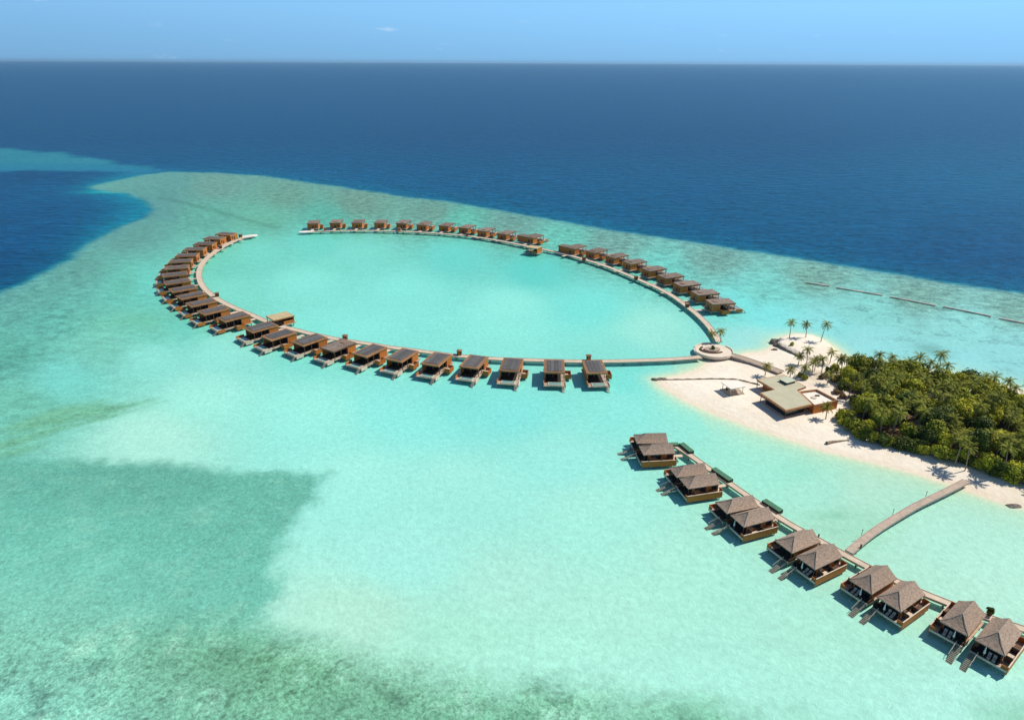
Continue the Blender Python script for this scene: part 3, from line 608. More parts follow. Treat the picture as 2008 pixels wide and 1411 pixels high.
# left and near side: roof centres (photo pixels) and the compass angle each villa points outward
VA = [(444, 458, 163), (421, 466, 170), (402.5, 477, 177), (382.6, 487.5, -177), (367.6, 499.5, -172), (355, 511, -167), (348, 523.5, -160), (344, 537, -154), (348, 551, -148), (360, 565, -142), (375.6, 578, -138), (395.5, 592, -135), (419.5, 607, -133), (459, 620, -132),
      (513, 640, -133), (548, 655, -131), (608, 665, -127), (664, 676, -124), (726, 686, -121), (789, 695, -117), (856.5, 703, -111), (930, 708, -106), (1003, 714, -100), (1087, 717, -91), (1166, 718, -87)]
vr = random.Random(5)
for i, (a, b, ang) in enumerate(VA):
    ang += vr.uniform(-2, 2)
    c = np.array(P(a, b, 5.7)); d = np.array([math.cos(R(ang)), math.sin(R(ang))]); loc = c - d * 7.2
    if i < 14:
        lab = '%s villa with brown side walls from the far end of the left boardwalk arm' % ORD[i]
        villa('left', loc, ang, lab, solar=True, skirt='wood', link=6, strips=3)
    elif i == 17:
        villa('plain', loc, ang, 'villa with plain brown roof without solar panels, on the near ring', solar=False, skirt='cream', link=5)
    else:
        lab = '%s villa with dark solar roof counted leftward from the right end of the near ring' % ORD[24 - i]
        villa('near', loc, ang, lab, solar=True, skirt='cream', link=5)
# far side: foot of the front wall and outward angle
VB = [(613.8, 448.4, 97), (657.6, 447, 93), (700.4, 447, 91), (744, 447, 87), (787, 448, 81), (827, 451, 76), (870, 453, 70), (908.6, 457, 64), (945, 463, 60), (984, 469, 57), (1037, 476, 52), (1118, 497.5, 47), (1157, 505, 42), (1195.5, 515, 36), (1229, 527, 31), (1265, 541, 27), (1297, 555, 24), (1327, 570.5, 20), (1361, 588, 16), (1389, 606, 11)]
for i, (a, b, ang) in enumerate(VB):
    c = np.array(P(a, b, ZD)); d = np.array([math.cos(R(ang)), math.sin(R(ang))]); loc = c - d * 1.0
    if i in (10, 11):
        lab = 'wide %s villa with long dark front beside the tan roofed pavilion, far side' % ('left-hand' if i == 10 else 'right-hand')
        villa('wide', loc, ang, lab, solar=False, mirror=True, wide=True, link=7)
    elif i < 10:
        villa('far', loc, ang, '%s brown box villa from the left end of the far ring boardwalk' % ORD[i], solar=False, mirror=True, link=6)
    else:
        villa('right', loc, ang, '%s grey roofed villa up from the round platform, right side of the ring' % ORD[19 - i], solar=False, mirror=True, link=9)

# two tan roofed pavilions on the inner side of the ring
def pavilion(px, py, ang, sx, sy, label):
    c = P(px, py, 5.2); o = empty('ring_pavilion', (c[0], c[1], 0), R(ang)); z = ZD
    MB().box(-sx - 1.2, sx + .4, -sy - .4, sy + .4, z - .35, z).build('deck', 'deck', o)
    MB().box(-sx * .3, sx - .2, sy - .5, sy - .2, z, 4.7).box(sx - .5, sx - .2, -sy + .2, sy - .5, z, 4.7).box(-.2, sx - .5, -sy + .2, -sy + .5, z, 3.3).build('wall', 'wood', o)
    for a in (-1, 1):
        MB().box(-sx + .3, -sx + .55, a * (sy - .5) - .12, a * (sy - .5) + .12, z, 4.7).build('post', 'darkwood', o)
    MB().box(-.1, sx - .6, -sy + .55, sy - .6, z, 3.0).build('bar_counter', 'darkwood', o)
    r = MB().box(-sx, sx, -sy, sy, 4.7, 5.2).build('roof', 'copper', o)
    MB().box(-sx + .25, sx - .25, -sy + .25, sy - .25, 5.2, 5.25).build('roof_covering', 'tan', r)
    for x in (-sx + .6, sx - .6):
        for y in (-sy + .6, sy - .6): MB().cyl(x, y, -2, z - .35, .22, n=6).build('pile', 'pile', o)
    tag(o, label, 'pavilion', 'tan roofed pavilions on the ring boardwalk')
pavilion(549, 619, 42, 5.4, 4.4, 'tan roofed pavilion with orange walls on the near left ring boardwalk')
pavilion(1047, 484, -30, 4.6, 3.6, 'tan roofed pavilion on the far ring boardwalk between the wide villas')

# small brown huts on the boardwalks
def kiosk():
    o = empty('boardwalk_hut')
    MB().box(-.9, .9, -.8, .8, 0, 1.9).build('body', 'darkwood', o)
    MB().box(-1.15, 1.15, -1.05, 1.05, 1.9, 2.1).build('roof', 'roof', o)
    MB().box(-.45, .45, -.85, -.8, .05, 1.7).build('door', 'wood', o)
    return o
K0 = None
for (a, b, lab) in [(472, 463, 'small brown hut on the boardwalk near the left landing'), (433, 485, 'small brown hut at the inner edge of the left boardwalk arm'), (426, 579, 'small brown hut inside the ring above the left villas'),
                    (677, 663, 'small brown hut behind the plain brown roofed villa'), (901, 693, 'small brown hut behind the fourth solar roofed villa from the right'), (1154, 703, 'small brown hut behind the rightmost solar roofed villa'),
                    (638, 450, 'small brown hut between the first two far villas'), (783, 450.5, 'small brown hut in front of the fifth far villa'), (917, 460, 'small brown hut in front of the eighth far villa'),
                    (1145, 508, 'small brown hut on the far boardwalk right of the wide villas'), (1247, 546, 'small brown hut halfway down the right side of the ring boardwalk'), (1347, 600, 'small brown hut on the right ring boardwalk nearest the round platform')]:
    c = P(a, b + 2, ZD)
    if K0 is None: o = K0 = kiosk()
    else: o = copy_tree(K0)
    o.location = (c[0], c[1], ZD); allp = np.r_[pA, pB]; j = int(np.argmin(np.hypot(*(allp - np.array(c)).T))); j = min(j, len(allp) - 2); t = allp[j + 1] - allp[j]
    o.rotation_euler = (0, 0, math.atan2(t[1], t[0])); tag(o, lab, 'hut', 'small brown huts along the ring boardwalk')

# ------------------------------------------------------------------ thatched water villas
def hip_roof(x0, x1, y0, y1, z, h, yr0, yr1, eave=.22):
    mb = MB(); xm = (x0 + x1) / 2
    a, b, c, d = (x0, y0), (x1, y0), (x1, y1), (x0, y1)
    lo = [(p[0], p[1], z - eave) for p in (a, b, c, d)]; up = [(p[0], p[1], z) for p in (a, b, c, d)]
    r0, r1 = (xm, yr0, z + h), (xm, yr1, z + h)
    n = 8
    def quad(p, q, r, s):
        # slope with a slight sag so the thatch does not look ruled
        P_ = [Vector(v) for v in (p, q, r, s)]
        for i in range(n):
            for j in range(n):
                def at(u, v):
                    e = P_[0].lerp(P_[1], u); f = P_[3].lerp(P_[2], u); w = e.lerp(f, v)
                    w.z -= .16 * math.sin(PI * v) - .035 * mnoise.noise(w * 1.7); return tuple(w)
                mb.poly([at(i / n, j / n), at((i + 1) / n, j / n), at((i + 1) / n, (j + 1) / n), at(i / n, (j + 1) / n)])
    quad(up[1], up[2], r1, r0); quad(up[3], up[0], r0, r1); quad(up[2], up[3], r1, r1); quad(up[0], up[1], r0, r0)
    for i in range(4): mb.poly([lo[i], lo[(i + 1) % 4], up[(i + 1) % 4], up[i]])
    mb.poly([lo[3], lo[2], lo[1], lo[0]])
    return mb, [(r0, r1), (r1, up[2]), (r1, up[3])]

def thatch_villa(mirror):
    s = -1 if mirror else 1          # s=+1: bath terrace on the local -x side
    o = empty('thatched_villa'); z = ZD
    def bx(mb, x0, x1, y0, y1, z0, z1): return mb.box(s * x0, s * x1, y0, y1, z0, z1)
    d = MB(); bx(d, -4.2, 2.95, -.6, 11.3, z - .3, z); d.build('deck', 'deck', o)
    e = MB(); bx(e, -4.2, 2.95, 11.3, 11.5, z - .42, z + .1); e.build('deck_edge', 'cream', o)
    vf = MB(); bx(vf, -2.5, 2.8, 8.9, 11.1, z, z + .03); vf.build('veranda_shade_floor', 'veranda_shade', o)  # thin dark sheet that paints the shade under the eaves
    w = MB(); bx(w, -2.5, 2.5, .3, 8.8, z, 4.35); w.build('wall', 'wood', o)
    g = MB(); bx(g, -2.2, 2.2, 8.8, 8.87, z + .05, 4.1); g.build('sliding_window', 'glass', o)
    g = MB(); bx(g, -2.58, -2.5, 4.4, 8.0, z + .8, 4.0); g.build('window', 'glass', o)
    g = MB(); bx(g, -2.58, -2.5, .9, 2.6, z + .8, 4.0); g.build('window', 'glass', o)
    dr = MB(); bx(dr, -.6, .6, .22, .3, z, 3.9); dr.build('door', 'darkwood', o)
    for x in (-2.6, 2.5):
        p = MB(); bx(p, x, x + .16, 10.0, 10.16, z, 4.3); p.build('post', 'darkwood', o)
    mb, rid = hip_roof(-2.95, 2.95, 0, 10.5, 4.5, 2.15, .25, 6.9)
    ro = mb.build('roof', 'thatch', o)
    rc = MB()
    for a, b in rid: rc.tube([(a[0], a[1], a[2] + .01), (b[0], b[1], b[2] + .01)], .05, 5)
    rc.build('ridge_cap', 'ridge', ro)
    # terrace with a low timber wall
    lw = MB(); bx(lw, -4.34, -4.2, -.2, 11.3, .75, z + 1.05); bx(lw, -4.2, -2.6, -.2, -.06, z, z + 1.5); bx(lw, -4.2, -3.0, 11.12, 11.26, z, z + .95); lw.build('terrace_wall', 'wood', o)
    cp = MB(); bx(cp, -4.4, -4.14, -.2, 11.3, z + 1.05, z + 1.12); cp.build('wall_cap', 'cream', o)
    for (y_, h_) in ((8.6, 1.7), (4.6, 1.5)): sc_ = MB(); bx(sc_, -4.2, -2.58, y_, y_ + .12, z, z + h_); sc_.build('partition', 'darkwood', o)
    dk = MB(); bx(dk, -4.1, -2.7, 5.2, 8.3, z, z + .3); dk.build('bath_platform', 'cream', o)
    tb = MB(); bx(tb, -4.0, -2.8, 1.6, 3.6, z, z + .5); tb.build('bath', 'darkwood', o)
    fn = MB(); bx(fn, 2.84, 2.95, 8.8, 11.2, z, z + .9); fn.build('balustrade', 'darkwood', o)
    st = MB(); n = 13
    for k in range(n): bx(st, 1.5, 2.8, 11.5 + k * .42, 11.5 + k * .42 + .36, z - .16 - k * .155, z - .06 - k * .155)
    bx(st, 1.42, 1.5, 11.5, 12.5, z - .5, z + .02); st.build('stairs', 'wetwood', o)
    hr = MB(); x = s * 1.42
    hr.tube([(x, 11.5, z + .9), (x, 15.2, z - .5)], .05, 5)
    for k in (0, 1, 2): hr.tube([(x, 11.6 + k * 1.5, z - .1 - k * .56), (x, 11.6 + k * 1.5, z + .85 - k * .56)], .05, 5)
    hr.build('handrail', 'cream', o)
    br = MB(); bx(br, -.7, .7, -3.6, -.6, z - .27, z - .05); br.build('link_bridge', 'path', o)
    for y in (.4, 4.0, 7.6, 11.0):
        for x in (-3.9, -.8, 2.6):
            p = MB(); p.cyl(s * x, y, -2, z - .3, .16, n=6); p.build('pile', 'pile', o)
    return o
# eave centres (photo pixels) and inward axis angle
TV = [((1276, 860), 2, 'a'), ((1288, 881), 6, 'b'), ((1350.5, 922), 12, 'a'), ((1372, 943), 14, 'b'), ((1445, 988.4), 18, 'a'), ((1476, 1013), 21, 'b'),
      ((1564.5, 1060), 27, 'a'), ((1607, 1090), 29, 'b'), ((1712.8, 1134.8), 32, 'a'), ((1767, 1167.3), 33, 'b'), ((1889, 1210.6), 39, 'a'), ((1958.3, 1246.3), 39, 'b')]
PT = {}; TLOC = []
for i, ((a, b), ang, k) in enumerate(TV):
    c = np.array(P(a, b, 4.5)); out = R(ang + 180); d = np.array([math.cos(out), math.sin(out)])
    if k not in PT: o = PT[k] = thatch_villa(k == 'a')
    else: o = copy_tree(PT[k])
    loc = c - d * 5.25; o.location = (loc[0], loc[1], 0); o.rotation_euler = (0, 0, out - PI / 2)
    TLOC.append((loc, out, k))
    tag(o, '%s villa of the %s thatched pair counted from the end nearest the beach pavilion' % ('upper left' if k == 'a' else 'lower right', ORD[i // 2]), 'villa', 'thatched water villas in pairs')
def place(o, i, x, y, z, rz=0):
    loc, out, k = TLOC[i]; s = -1 if k == 'a' else 1; r = out - PI / 2; x *= s
    o.location = (loc[0] + x * math.cos(r) - y * math.sin(r), loc[1] + x * math.sin(r) + y * math.cos(r), z); o.rotation_euler = (0, 0, r + rz)
def parasol():
    o = empty('closed_parasol')
    MB().cyl(0, 0, 0, .1, .35, n=10).build('base', 'darkgreen', o); MB().cyl(0, 0, .1, 2.7, .04, n=6).build('pole', 'cream', o)
    MB().cyl(0, 0, .9, 2.5, .26, .07, n=9).build('canopy', 'white', o); return o
def lounger():
    o = empty('sun_lounger')
    MB().box(-.32, .32, -.95, .45, .3, .38).build('seat', 'lounger', o)
    m = MB(); m.poly([(-.32, .45, .36), (.32, .45, .36), (.32, 1.0, .78), (-.32, 1.0, .78)]); m.poly([(-.32, .45, .30), (-.32, 1.0, .72), (.32, 1.0, .72), (.32, .45, .30)])
    m.poly([(-.32, .45, .36), (-.32, 1.0, .78), (-.32, 1.0, .72), (-.32, .45, .30)]); m.poly([(.32, .45, .36), (.32, .45, .30), (.32, 1.0, .72), (.32, 1.0, .78)]); m.poly([(-.32, 1, .78), (.32, 1, .78), (.32, 1, .72), (-.32, 1, .72)]); m.build('backrest', 'lounger', o)
    for x in (-.28, .28):
        for y in (-.85, .4): MB().box(x - .03, x + .03, y - .03, y + .03, 0, .3).build('leg', 'darkwood', o)
    return o
PA = None; LO = None
names = ['upper left villa', 'lower right villa']
for i in (5, 7, 8, 9, 10, 11):
    if PA is None: o = PA = parasol()
    else: o = copy_tree(PA)
    place(o, i, .5, 10.75, ZD); tag(o, 'closed white parasol on the deck of the %s of the %s thatched pair' % (names[i % 2], ORD[i // 2]), 'parasol', 'closed parasols on villa decks')
    if i >= 7:
        for q, x in enumerate((-1.4, -.4)):
            if LO is None: l = LO = lounger()
            else: l = copy_tree(LO)
            place(l, i, x, 10.3, ZD + .03, PI + .1); tag(l, '%s cream lounger on the deck of the %s of the %s thatched pair' % (('outer', 'inner')[q], names[i % 2], ORD[i // 2]), 'lounger', 'loungers on villa decks')

# green netted troughs on the seaward side of the villa boardwalk
def trough(p0, p1, label, leg=None):
    a = np.array(P(*p0, 2.6)); b = np.array(P(*p1, 2.6)); c = (a + b) / 2; L = np.hypot(*(b - a)); ang = math.atan2(*(b - a)[::-1])
    o = empty('netted_trough', (c[0], c[1], 0), ang); z = ZD
    MB().box(-L / 2, L / 2, -.9, .9, z - .35, z - .05).build('base', 'deck', o)
    MB().box(-L / 2, L / 2, -.85, .85, z - .05, z + .75).build('side_panel', 'soil', o)  # not earth: sides painted dark to stand for their shade
    t = MB()
    for k in range(int(L / .35)):
        x = -L / 2 + k * .35; t.box(x + .02, x + .32, -.95, .95, z + .75, z + .86 + .05 * (k % 2))
    t.build('net_cover', 'net', o)
    if leg is not None:
        e = np.array(P(*leg, 2.6)); d = e - a; l2 = np.hypot(*d); r = math.atan2(d[1], d[0]) - ang
        def rot(x, y): return (-L / 2 + x * math.cos(r) - y * math.sin(r), x * math.sin(r) + y * math.cos(r))
        MB().prism([rot(.9, -.8), rot(l2, -.8), rot(l2, .8), rot(.9, .8)], z - .05, z + .7).build('side_wing', 'net', o)
    for x in (-L / 2 + .5, L / 2 - .5):
        for y in (-.6, .6): MB().cyl(x, y, -2, z - .35, .14, n=6).build('pile', 'pile', o)
    tag(o, label, 'planter', 'green netted troughs beside the boardwalk')
trough((1336, 868), (1357, 885), 'green netted trough with side wing at the end of the villa boardwalk', (1313, 869))
trough((1399, 917), (1434, 941), 'green netted trough beside the second thatched pair')
trough((1498, 979), (1532, 1001), 'green netted trough beside the third thatched pair')

# ------------------------------------------------------------------ beach building, pavilion, walls
def beach_house():
    c = np.array(P(1541, 770, 4.6)); g = .8; o = empty('beach_house', (c[0], c[1], 0))
    zt = 4.6
    P0 = PL([(1484, 743.5), (1537, 734), (1581, 757.6), (1564, 764), (1593.5, 792.6), (1541.5, 804.5), (1490, 770), (1517.6, 763.6)], zt) - c
    MB().prism(P0, zt - .75, zt).build('roof', 'copper', o)
    ro = o.children[0]
    cen = P0.mean(0); 
    MB().prism([tuple(p + (cen - p) / np.hypot(*(cen - p)) * .55) for p in P0], zt, zt + .05).build('roof_covering', 'green_roof', ro)
    def shrink(pts, d):
        m = pts.mean(0); return [tuple(p + (m - p) / np.hypot(*(m - p)) * d) for p in pts]
    A = P0[[0, 1, 2, 3, 7]]; B = P0[[3, 4, 5, 6]]
    MB().prism(shrink(P0[[0, 1, 2, 7]], 2.6), g, zt - .75).build('wall', 'wood', o)
    MB().prism(shrink(B, 2.6), g, zt - .75).build('wall', 'darkwood', o)
    fl = MB().prism(shrink(B, .3), g - .6, g + .12).prism(shrink(P0[[0, 1, 2, 7]], .3), g - .6, g + .13); fl.build('floor', 'cream', o)
    # glazed fronts under the eaves
    for (i, j) in ((5, 6), (4, 5)):
        a, b = np.array(shrink(B, 2.55)[i - 3]), np.array(shrink(B, 2.55)[j - 3]); d = (b - a) / np.hypot(*(b - a)); n = np.array([d[1], -d[0]])
        if np.dot(n, (a + b) / 2 - B.mean(0)) < 0: n = -n
        q = [a + d * .3 + n * .0, b - d * .3 + n * .0, b - d * .3 + n * .1, a + d * .3 + n * .1]
        MB().prism([tuple(x) for x in q], g + .2, zt - 1.0).build('glazed_front', 'glass', o)
    for p in shrink(B, .7) + shrink(P0[[0, 1]], .7):
        MB().cyl(p[0], p[1], g, zt - .75, .14, n=6).build('post', 'darkwood', o)
    S = PL([(1529, 743), (1546, 739), (1560, 746), (1543.5, 750.5)], zt + 1.0) - c
    sk = MB().prism(S, zt + .05, zt + .95).build('skylight', 'darkgreen', ro)
    MB().prism(shrink(S, -.35), zt + .95, zt + 1.1).build('skylight_top', 'sage_box', sk)
    # walled roof terrace beside it
    T = PL([(1564.5, 766.5), (1600, 762), (1642, 784), (1595, 794)], 4.5) - c
    T = np.array([p + (T.mean(0) - p) / np.hypot(*(T.mean(0) - p)) * .05 + np.array([.35, -.1]) for p in T])
    tw = MB().prism(T, g, 3.6).build('terrace_block', 'wood', o)
    inn = shrink(T, .55)
    pa = MB()
    for i in range(4):
        j = (i + 1) % 4; pa.prism([tuple(T[i]), tuple(T[j]), inn[j], inn[i]], 3.6, 4.5)
    pa.build('parapet', 'copper', tw)
    MB().prism(shrink(T, .6), 3.6, 3.68).build('terrace_floor', 'whiteroof', tw)
    t = T.mean(0); MB().cyl(t[0] - 1.0, t[1] + .3, 3.68, 3.95, 1.1, n=16).build('round_daybed', 'cream', tw)
    MB().box(t[0] + .2, t[0] + 1.8, t[1] + 1.6, t[1] + 2.2, 3.68, 4.1).build('bench', 'darkwood', tw)
    tag(o, 'low beach house with sage green flat roof and walled white roof terrace', 'house')
beach_house()

def beach_pavilion():
    c = np.array(P(1438.5, 754, 4.2)); o = empty('beach_pavilion', (c[0], c[1], 0)); z = gz(*c)
    Q = PL([(1413.5, 748.4), (1447.3, 744.4), (1462.3, 757.4), (1433.4, 762.4)], 4.2) - c
    MB().prism(Q, 4.0, 4.2).build('roof', 'whiteroof', o)
    m = Q.mean(0)
    fr = MB()
    for i in range(4):
        a = Q[i]; b = Q[(i + 1) % 4]; fr.tube([(a[0] * .97, a[1] * .97, 3.92), (b[0] * .97, b[1] * .97, 3.92)], .1, 4)
    fr.build('frame', 'paleconc', o)
    for p in Q: 
        q = m + (p - m) * .8; MB().cyl(q[0], q[1], z + .25, 3.95, .13, n=6).build('post', 'paleconc', o)
    MB().prism([tuple(m + (p - m) * 1.0) for p in Q], z - .4, z + .28).build('platform', 'deck', o)
    d = Q[1] - Q[0]; d /= np.hypot(*d)
    for k in (-1.3, 0, 1.3):
        q = m + d * k; MB().box(q[0] - .4, q[0] + .4, q[1] - .9, q[1] + .9, z + .3, z + .7).build('daybed', 'cream', o)
    MB().box(m[0] - 2.4, m[0] - 1.9, m[1] + .6, m[1] + 1.6, z + .28, z + 1.3).build('bar_counter', 'darkwood', o)
    tag(o, 'open beach pavilion with white canopy roof on the sand', 'pavilion')
beach_pavilion()

def wall_along(name, label, cat, px, w, h, m, zb=None, rocks=0):
    p = resample(PL(px, .6), 1.2, 1); mb = MB(); n = len(p)
    t = np.gradient(p, axis=0); t /= np.linalg.norm(t, axis=1)[:, None]; nn = np.c_[-t[:, 1], t[:, 0]]
    for i in range(n):
        z0 = -.6; z1 = (gz(*p[i]) if zb is None else zb) + h + .12 * math.sin(i * 1.7)
        ww = w * (1 + .15 * math.sin(i * 2.3)) / 2
        A = p[i] + nn[i] * ww; B = p[i] - nn[i] * ww
        mb.v += [(*A, z0), (*B, z0), (*(p[i] - nn[i] * ww * .75), z1), (*(p[i] + nn[i] * ww * .75), z1)]
    for i in range(n - 1):
        a = 4 * i; b = a + 4; mb.f += [(a + 1, a + 2, b + 2, b + 1), (a + 2, a + 3, b + 3, b + 2), (a + 3, a, b, b + 3)]
    mb.f += [(0, 1, 2, 3), (4 * n - 4, 4 * n - 3, 4 * n - 2, 4 * n - 1)]
    return tag(mb.build(name, m), label, cat)
wall_along('groyne', 'low timber and stone groyne running across the beach tip', 'groyne', [(1300, 743), (1330, 743), (1400, 744), (1445, 745), (1490, 756)], .7, .35, 'log')
wall_along('retaining_wall', 'dark stone retaining wall along the raised round sand terrace', 'wall', [(1524, 676), (1536, 684), (1556, 695), (1572, 703)], .9, .75, 'rock', zb=.75)

def rock(name, label, px, py, sx, sy, sz, m='rock', z=None, seed=0):
    c = P(px, py, .4); bm = bmesh.new(); bmesh.ops.create_icosphere(bm, subdivisions=3, radius=1)
    for v in bm.verts:
        v.co *= 1 + .45 * mnoise.noise(v.co * 1.3 + Vector((seed * 7.1, 0, 0))) + .18 * mnoise.noise(v.co * 3.5 + Vector((0, seed * 3.3, 0))); v.co.x *= sx; v.co.y *= sy; v.co.z *= sz
    me = bpy.data.meshes.new(name); bm.to_mesh(me); bm.free(); me.materials.append(M[m]); o = bpy.data.objects.new(name, me); COL.objects.link(o)
    o.location = (c[0], c[1], (gz(*c) if z is None else z)); return tag(o, label, 'rock', 'rocks on the shore')
for i, (a, b, sx, sy, sz, lab) in enumerate([(1521, 671, 2.3, 1.9, 1.5, 'large dark boulder at the corner of the sand terrace'), (1525, 677, 1.8, 1.3, 1.2, 'dark boulder under the sand terrace wall'), (1519, 685, 1.4, .9, .7, 'lone small dark rock on wet sand below the terrace'),
                                            (1288, 743, 2.0, 1.0, .8, 'dark rock at the outermost tip of the groyne'), (1297, 742, 1.8, 1.0, .8, 'brown rock second from the groyne tip')]):
    rock('boulder', lab, a, b, sx, sy, sz, seed=i)
def log(name, label, a, b, r0, r1):
    A = P(*a, .8); B = P(*b, .8); za, zb = gz(*A) + r0 * .6, gz(*B) + r1 * .6
    pts = [(A[0] + (B[0] - A[0]) * t, A[1] + (B[1] - A[1]) * t + .15 * math.sin(t * 5), za + (zb - za) * t) for t in np.linspace(0, 1, 7)]
    tag(MB().tube(pts, [r0 + (r1 - r0) * t for t in np.linspace(0, 1, 7)], 8).build(name, 'log'), label, 'log')
log('driftwood_log', 'tapering driftwood log lying on the beach below the trees', (1621, 868), (1664, 862), .62, .18)
rock('boulder', 'weedy dark green rock at the waterline near the right edge', 1990, 990, 2.2, 1.0, .45, seed=9)

# breakwater of pale concrete on the reef
for (a, b, w) in [((1580, 553), (1627, 560), 'first and shortest'), ((1641, 563), (1731, 578), 'second'), ((1746, 581), (1835, 598), 'third'), ((1850, 600), (1944, 619), 'fourth'), ((1960, 623), (2050, 640), 'fifth, rightmost,')]:
    p = resample(PL([a, b], .6), 2.0); mb = MB(); n = len(p); t = p[-1] - p[0]; t /= np.hypot(*t); nn = np.array([-t[1], t[0]])
    for i in range(n):
        j = .25 * mnoise.noise(Vector((p[i][0] * .4, p[i][1] * .4, 0)))
        A, B, C, D = p[i] + nn * 1.1, p[i] + nn * (.6 + j), p[i] - nn * (.6 - j), p[i] - nn * 1.1
        mb.v += [(*A, -.5), (*B, .65 + j), (*C, .65 - j), (*D, -.5)]
    for i in range(n - 1):
        q = 4 * i; r = q + 4; mb.f += [(q, q + 1, r + 1, r), (q + 1, q + 2, r + 2, r + 1), (q + 2, q + 3, r + 3, r + 2)]
    mb.f += [(0, 1, 2, 3), (4 * n - 4, 4 * n - 3, 4 * n - 2, 4 * n - 1)]
    tag(mb.build('breakwater', 'paleconc'), '%s breakwater segment from the left on the outer reef' % w, 'breakwater', 'breakwater segments on the reef')

# ------------------------------------------------------------------ plants
def palm_meshes(h, seed, dry=False, lean=.12):
    r = random.Random(seed); a0 = r.uniform(0, 6.28)
    pts = []; n = 7
    for i in range(n):
        t = i / (n - 1); pts.append((lean * h * t ** 1.8 * math.cos(a0), lean * h * t ** 1.8 * math.sin(a0), h * t))
    tr = MB().tube(pts, [.2 - .09 * i / (n - 1) for i in range(n)], 7)
    top = Vector(pts[-1]); cr = MB(); cr.sm = True
    nf = 19
    for k in range(nf):
        az = 2 * PI * k / nf * 2.6 + r.uniform(-.2, .2); el = 1.15 - 1.75 * (k / nf) + r.uniform(-.12, .12); L = r.uniform(2.9, 3.9) * (.8 + .02 * h)
        d = Vector((math.cos(az), math.sin(az), 0)); side = Vector((-math.sin(az), math.cos(az), 0))
        ra = []
        for j in range(8):
            t = j / 7; e = el - 1.35 * t * t; 
            if j == 0: q = top.copy()
            else: q = ra[-1] + (d * math.cos(e) + Vector((0, 0, math.sin(e)))) * L / 7
            ra.append(q)
        for j in range(1, 8):
            for half in (0, .5):
                q0 = ra[j - 1].lerp(ra[j], half); ax = (ra[j] - ra[j - 1]).normalized()
                t = (j - 1 + half) / 7; ll = .95 * math.sin(PI * min(1, .18 + t * .8)) * (.6 + r.uniform(0, .3)); wl = .15
                for sg in (-1, 1):
                    tip = q0 + side * sg * ll * .8 + ax * ll * .55 + Vector((0, 0, -.38 * ll))
                    cr.poly([q0, q0 + ax * wl * 1.6, tip + ax * .04, tip])
    return tr, cr
def tree_meshes(rad, h, seed, nl=1500):
    r = random.Random(seed); tr = MB(); cr = MB(); cr.sm = True
    zc = h - rad * .72
    tr.tube([(0, 0, -.3), (.1, .05, zc * .5), (.05, -.05, zc)], [.28, .2, .13], 7)
    lobes = []
    for k in range(8):
        a = r.uniform(0, 6.28); d = rad * r.uniform(.25, .66); z = zc + rad * r.uniform(-.42, .42)
        lobes.append((Vector((d * math.cos(a), d * math.sin(a), z)), rad * r.uniform(.36, .56)))
    lobes.append((Vector((0, 0, zc + rad * .25)), rad * .6))
    for c, lr in lobes[:5]: tr.tube([(0, 0, zc * .55), tuple(c * .6 + Vector((0, 0, zc * .35))), tuple(c)], [.13, .09, .05], 5)
    tot = sum(l[1] ** 2 for l in lobes)
    for c, lr in lobes:
        for _ in range(int(nl * lr * lr / tot)):
            d = Vector((r.gauss(0, 1), r.gauss(0, 1), r.gauss(0, 1) + .25)).normalized(); q = c + d * lr * (r.uniform(.55, 1.0) if r.random() < .9 else r.uniform(1.0, 1.22))
            if q.z < .15: q.z = .15 + r.random() * .3
            nrm = (d + Vector((r.gauss(0, .55), r.gauss(0, .55), r.gauss(.25, .5)))).normalized(); a = nrm.orthogonal().normalized(); b = nrm.cross(a)
            th = r.uniform(0, 6.28); u = a * math.cos(th) + b * math.sin(th); v = nrm.cross(u); s = r.uniform(.20, .42)
            cr.poly([q - u * s - v * s * .45, q + u * s * .2 - v * s * .6, q + u * s * 1.1, q + v * s * .55])
    return tr, cr
TREES = {}
def plant(key, builder, name, tm, lm, x, y, rz, sc, label, cat, group, z=None, trunk=True):
    if key not in TREES:
        tr, cr = builder(); o = empty(name)
        if trunk: tr.build('trunk', tm, o)
        cr.build('crown', lm, o); TREES[key] = o
        for ch in [c for c in bpy.data.objects if c.parent == o]: pass
    else: o = copy_tree(TREES[key])
    o.location = (x, y, gz(x, y) - .05 if z is None else z); o.rotation_euler = (0, 0, rz); o.scale = (sc, sc, sc * random.uniform(.92, 1.08)); tag(o, label, cat, group)
    return o
# the lone palms
LP = [(1548, 661, 7.6, 'palm', 'left of three palms on the far rim of the sand terrace'), (1580, 660, 7.0, 'palm', 'middle thin palm on the far rim of the sand terrace'), (1610, 668, 8.4, 'palm', 'right leaning palm on the far rim of the sand terrace'),
      (1582, 710, 7.4, 'palmdry', 'tall yellowing palm in front of the sand terrace centre'), (1566, 711, 4.2, 'palmdry', 'short yellowing palm left of the tall one by the terrace wall'), (1598, 722, 4.8, 'palmdry', 'small yellow green palm right of the tall one at the terrace foot'),
      (1628, 708, 6.0, 'palmdry', 'bushy yellow green palm at the right end of the sand terrace'), (1500, 736, 4.6, 'palmdry', 'small golden palm behind the left corner of the beach house'), (1574, 740, 5.0, 'palm', 'green palm behind the beach house skylight'),
      (1549, 739, 3.6, 'palmdry', 'squat brownish palm behind the beach house roof'), (1619, 821, 5.0, 'palm', 'lone thin palm in front of the beach house terrace block'), (1396, 671, 4.6, 'palmdry', 'left palm on the round platform'), (1413, 670, 5.4, 'palmdry', 'right palm on the round platform'),
      (1872, 911, 8.6, 'palm', 'leftmost bare stemmed palm at the beach edge by the jetty'), (1892, 922, 8.8, 'palm', 'pale stemmed palm behind the jetty head'), (1964, 936, 10.5, 'palm', 'tall palm at the wood edge right of the jetty')]
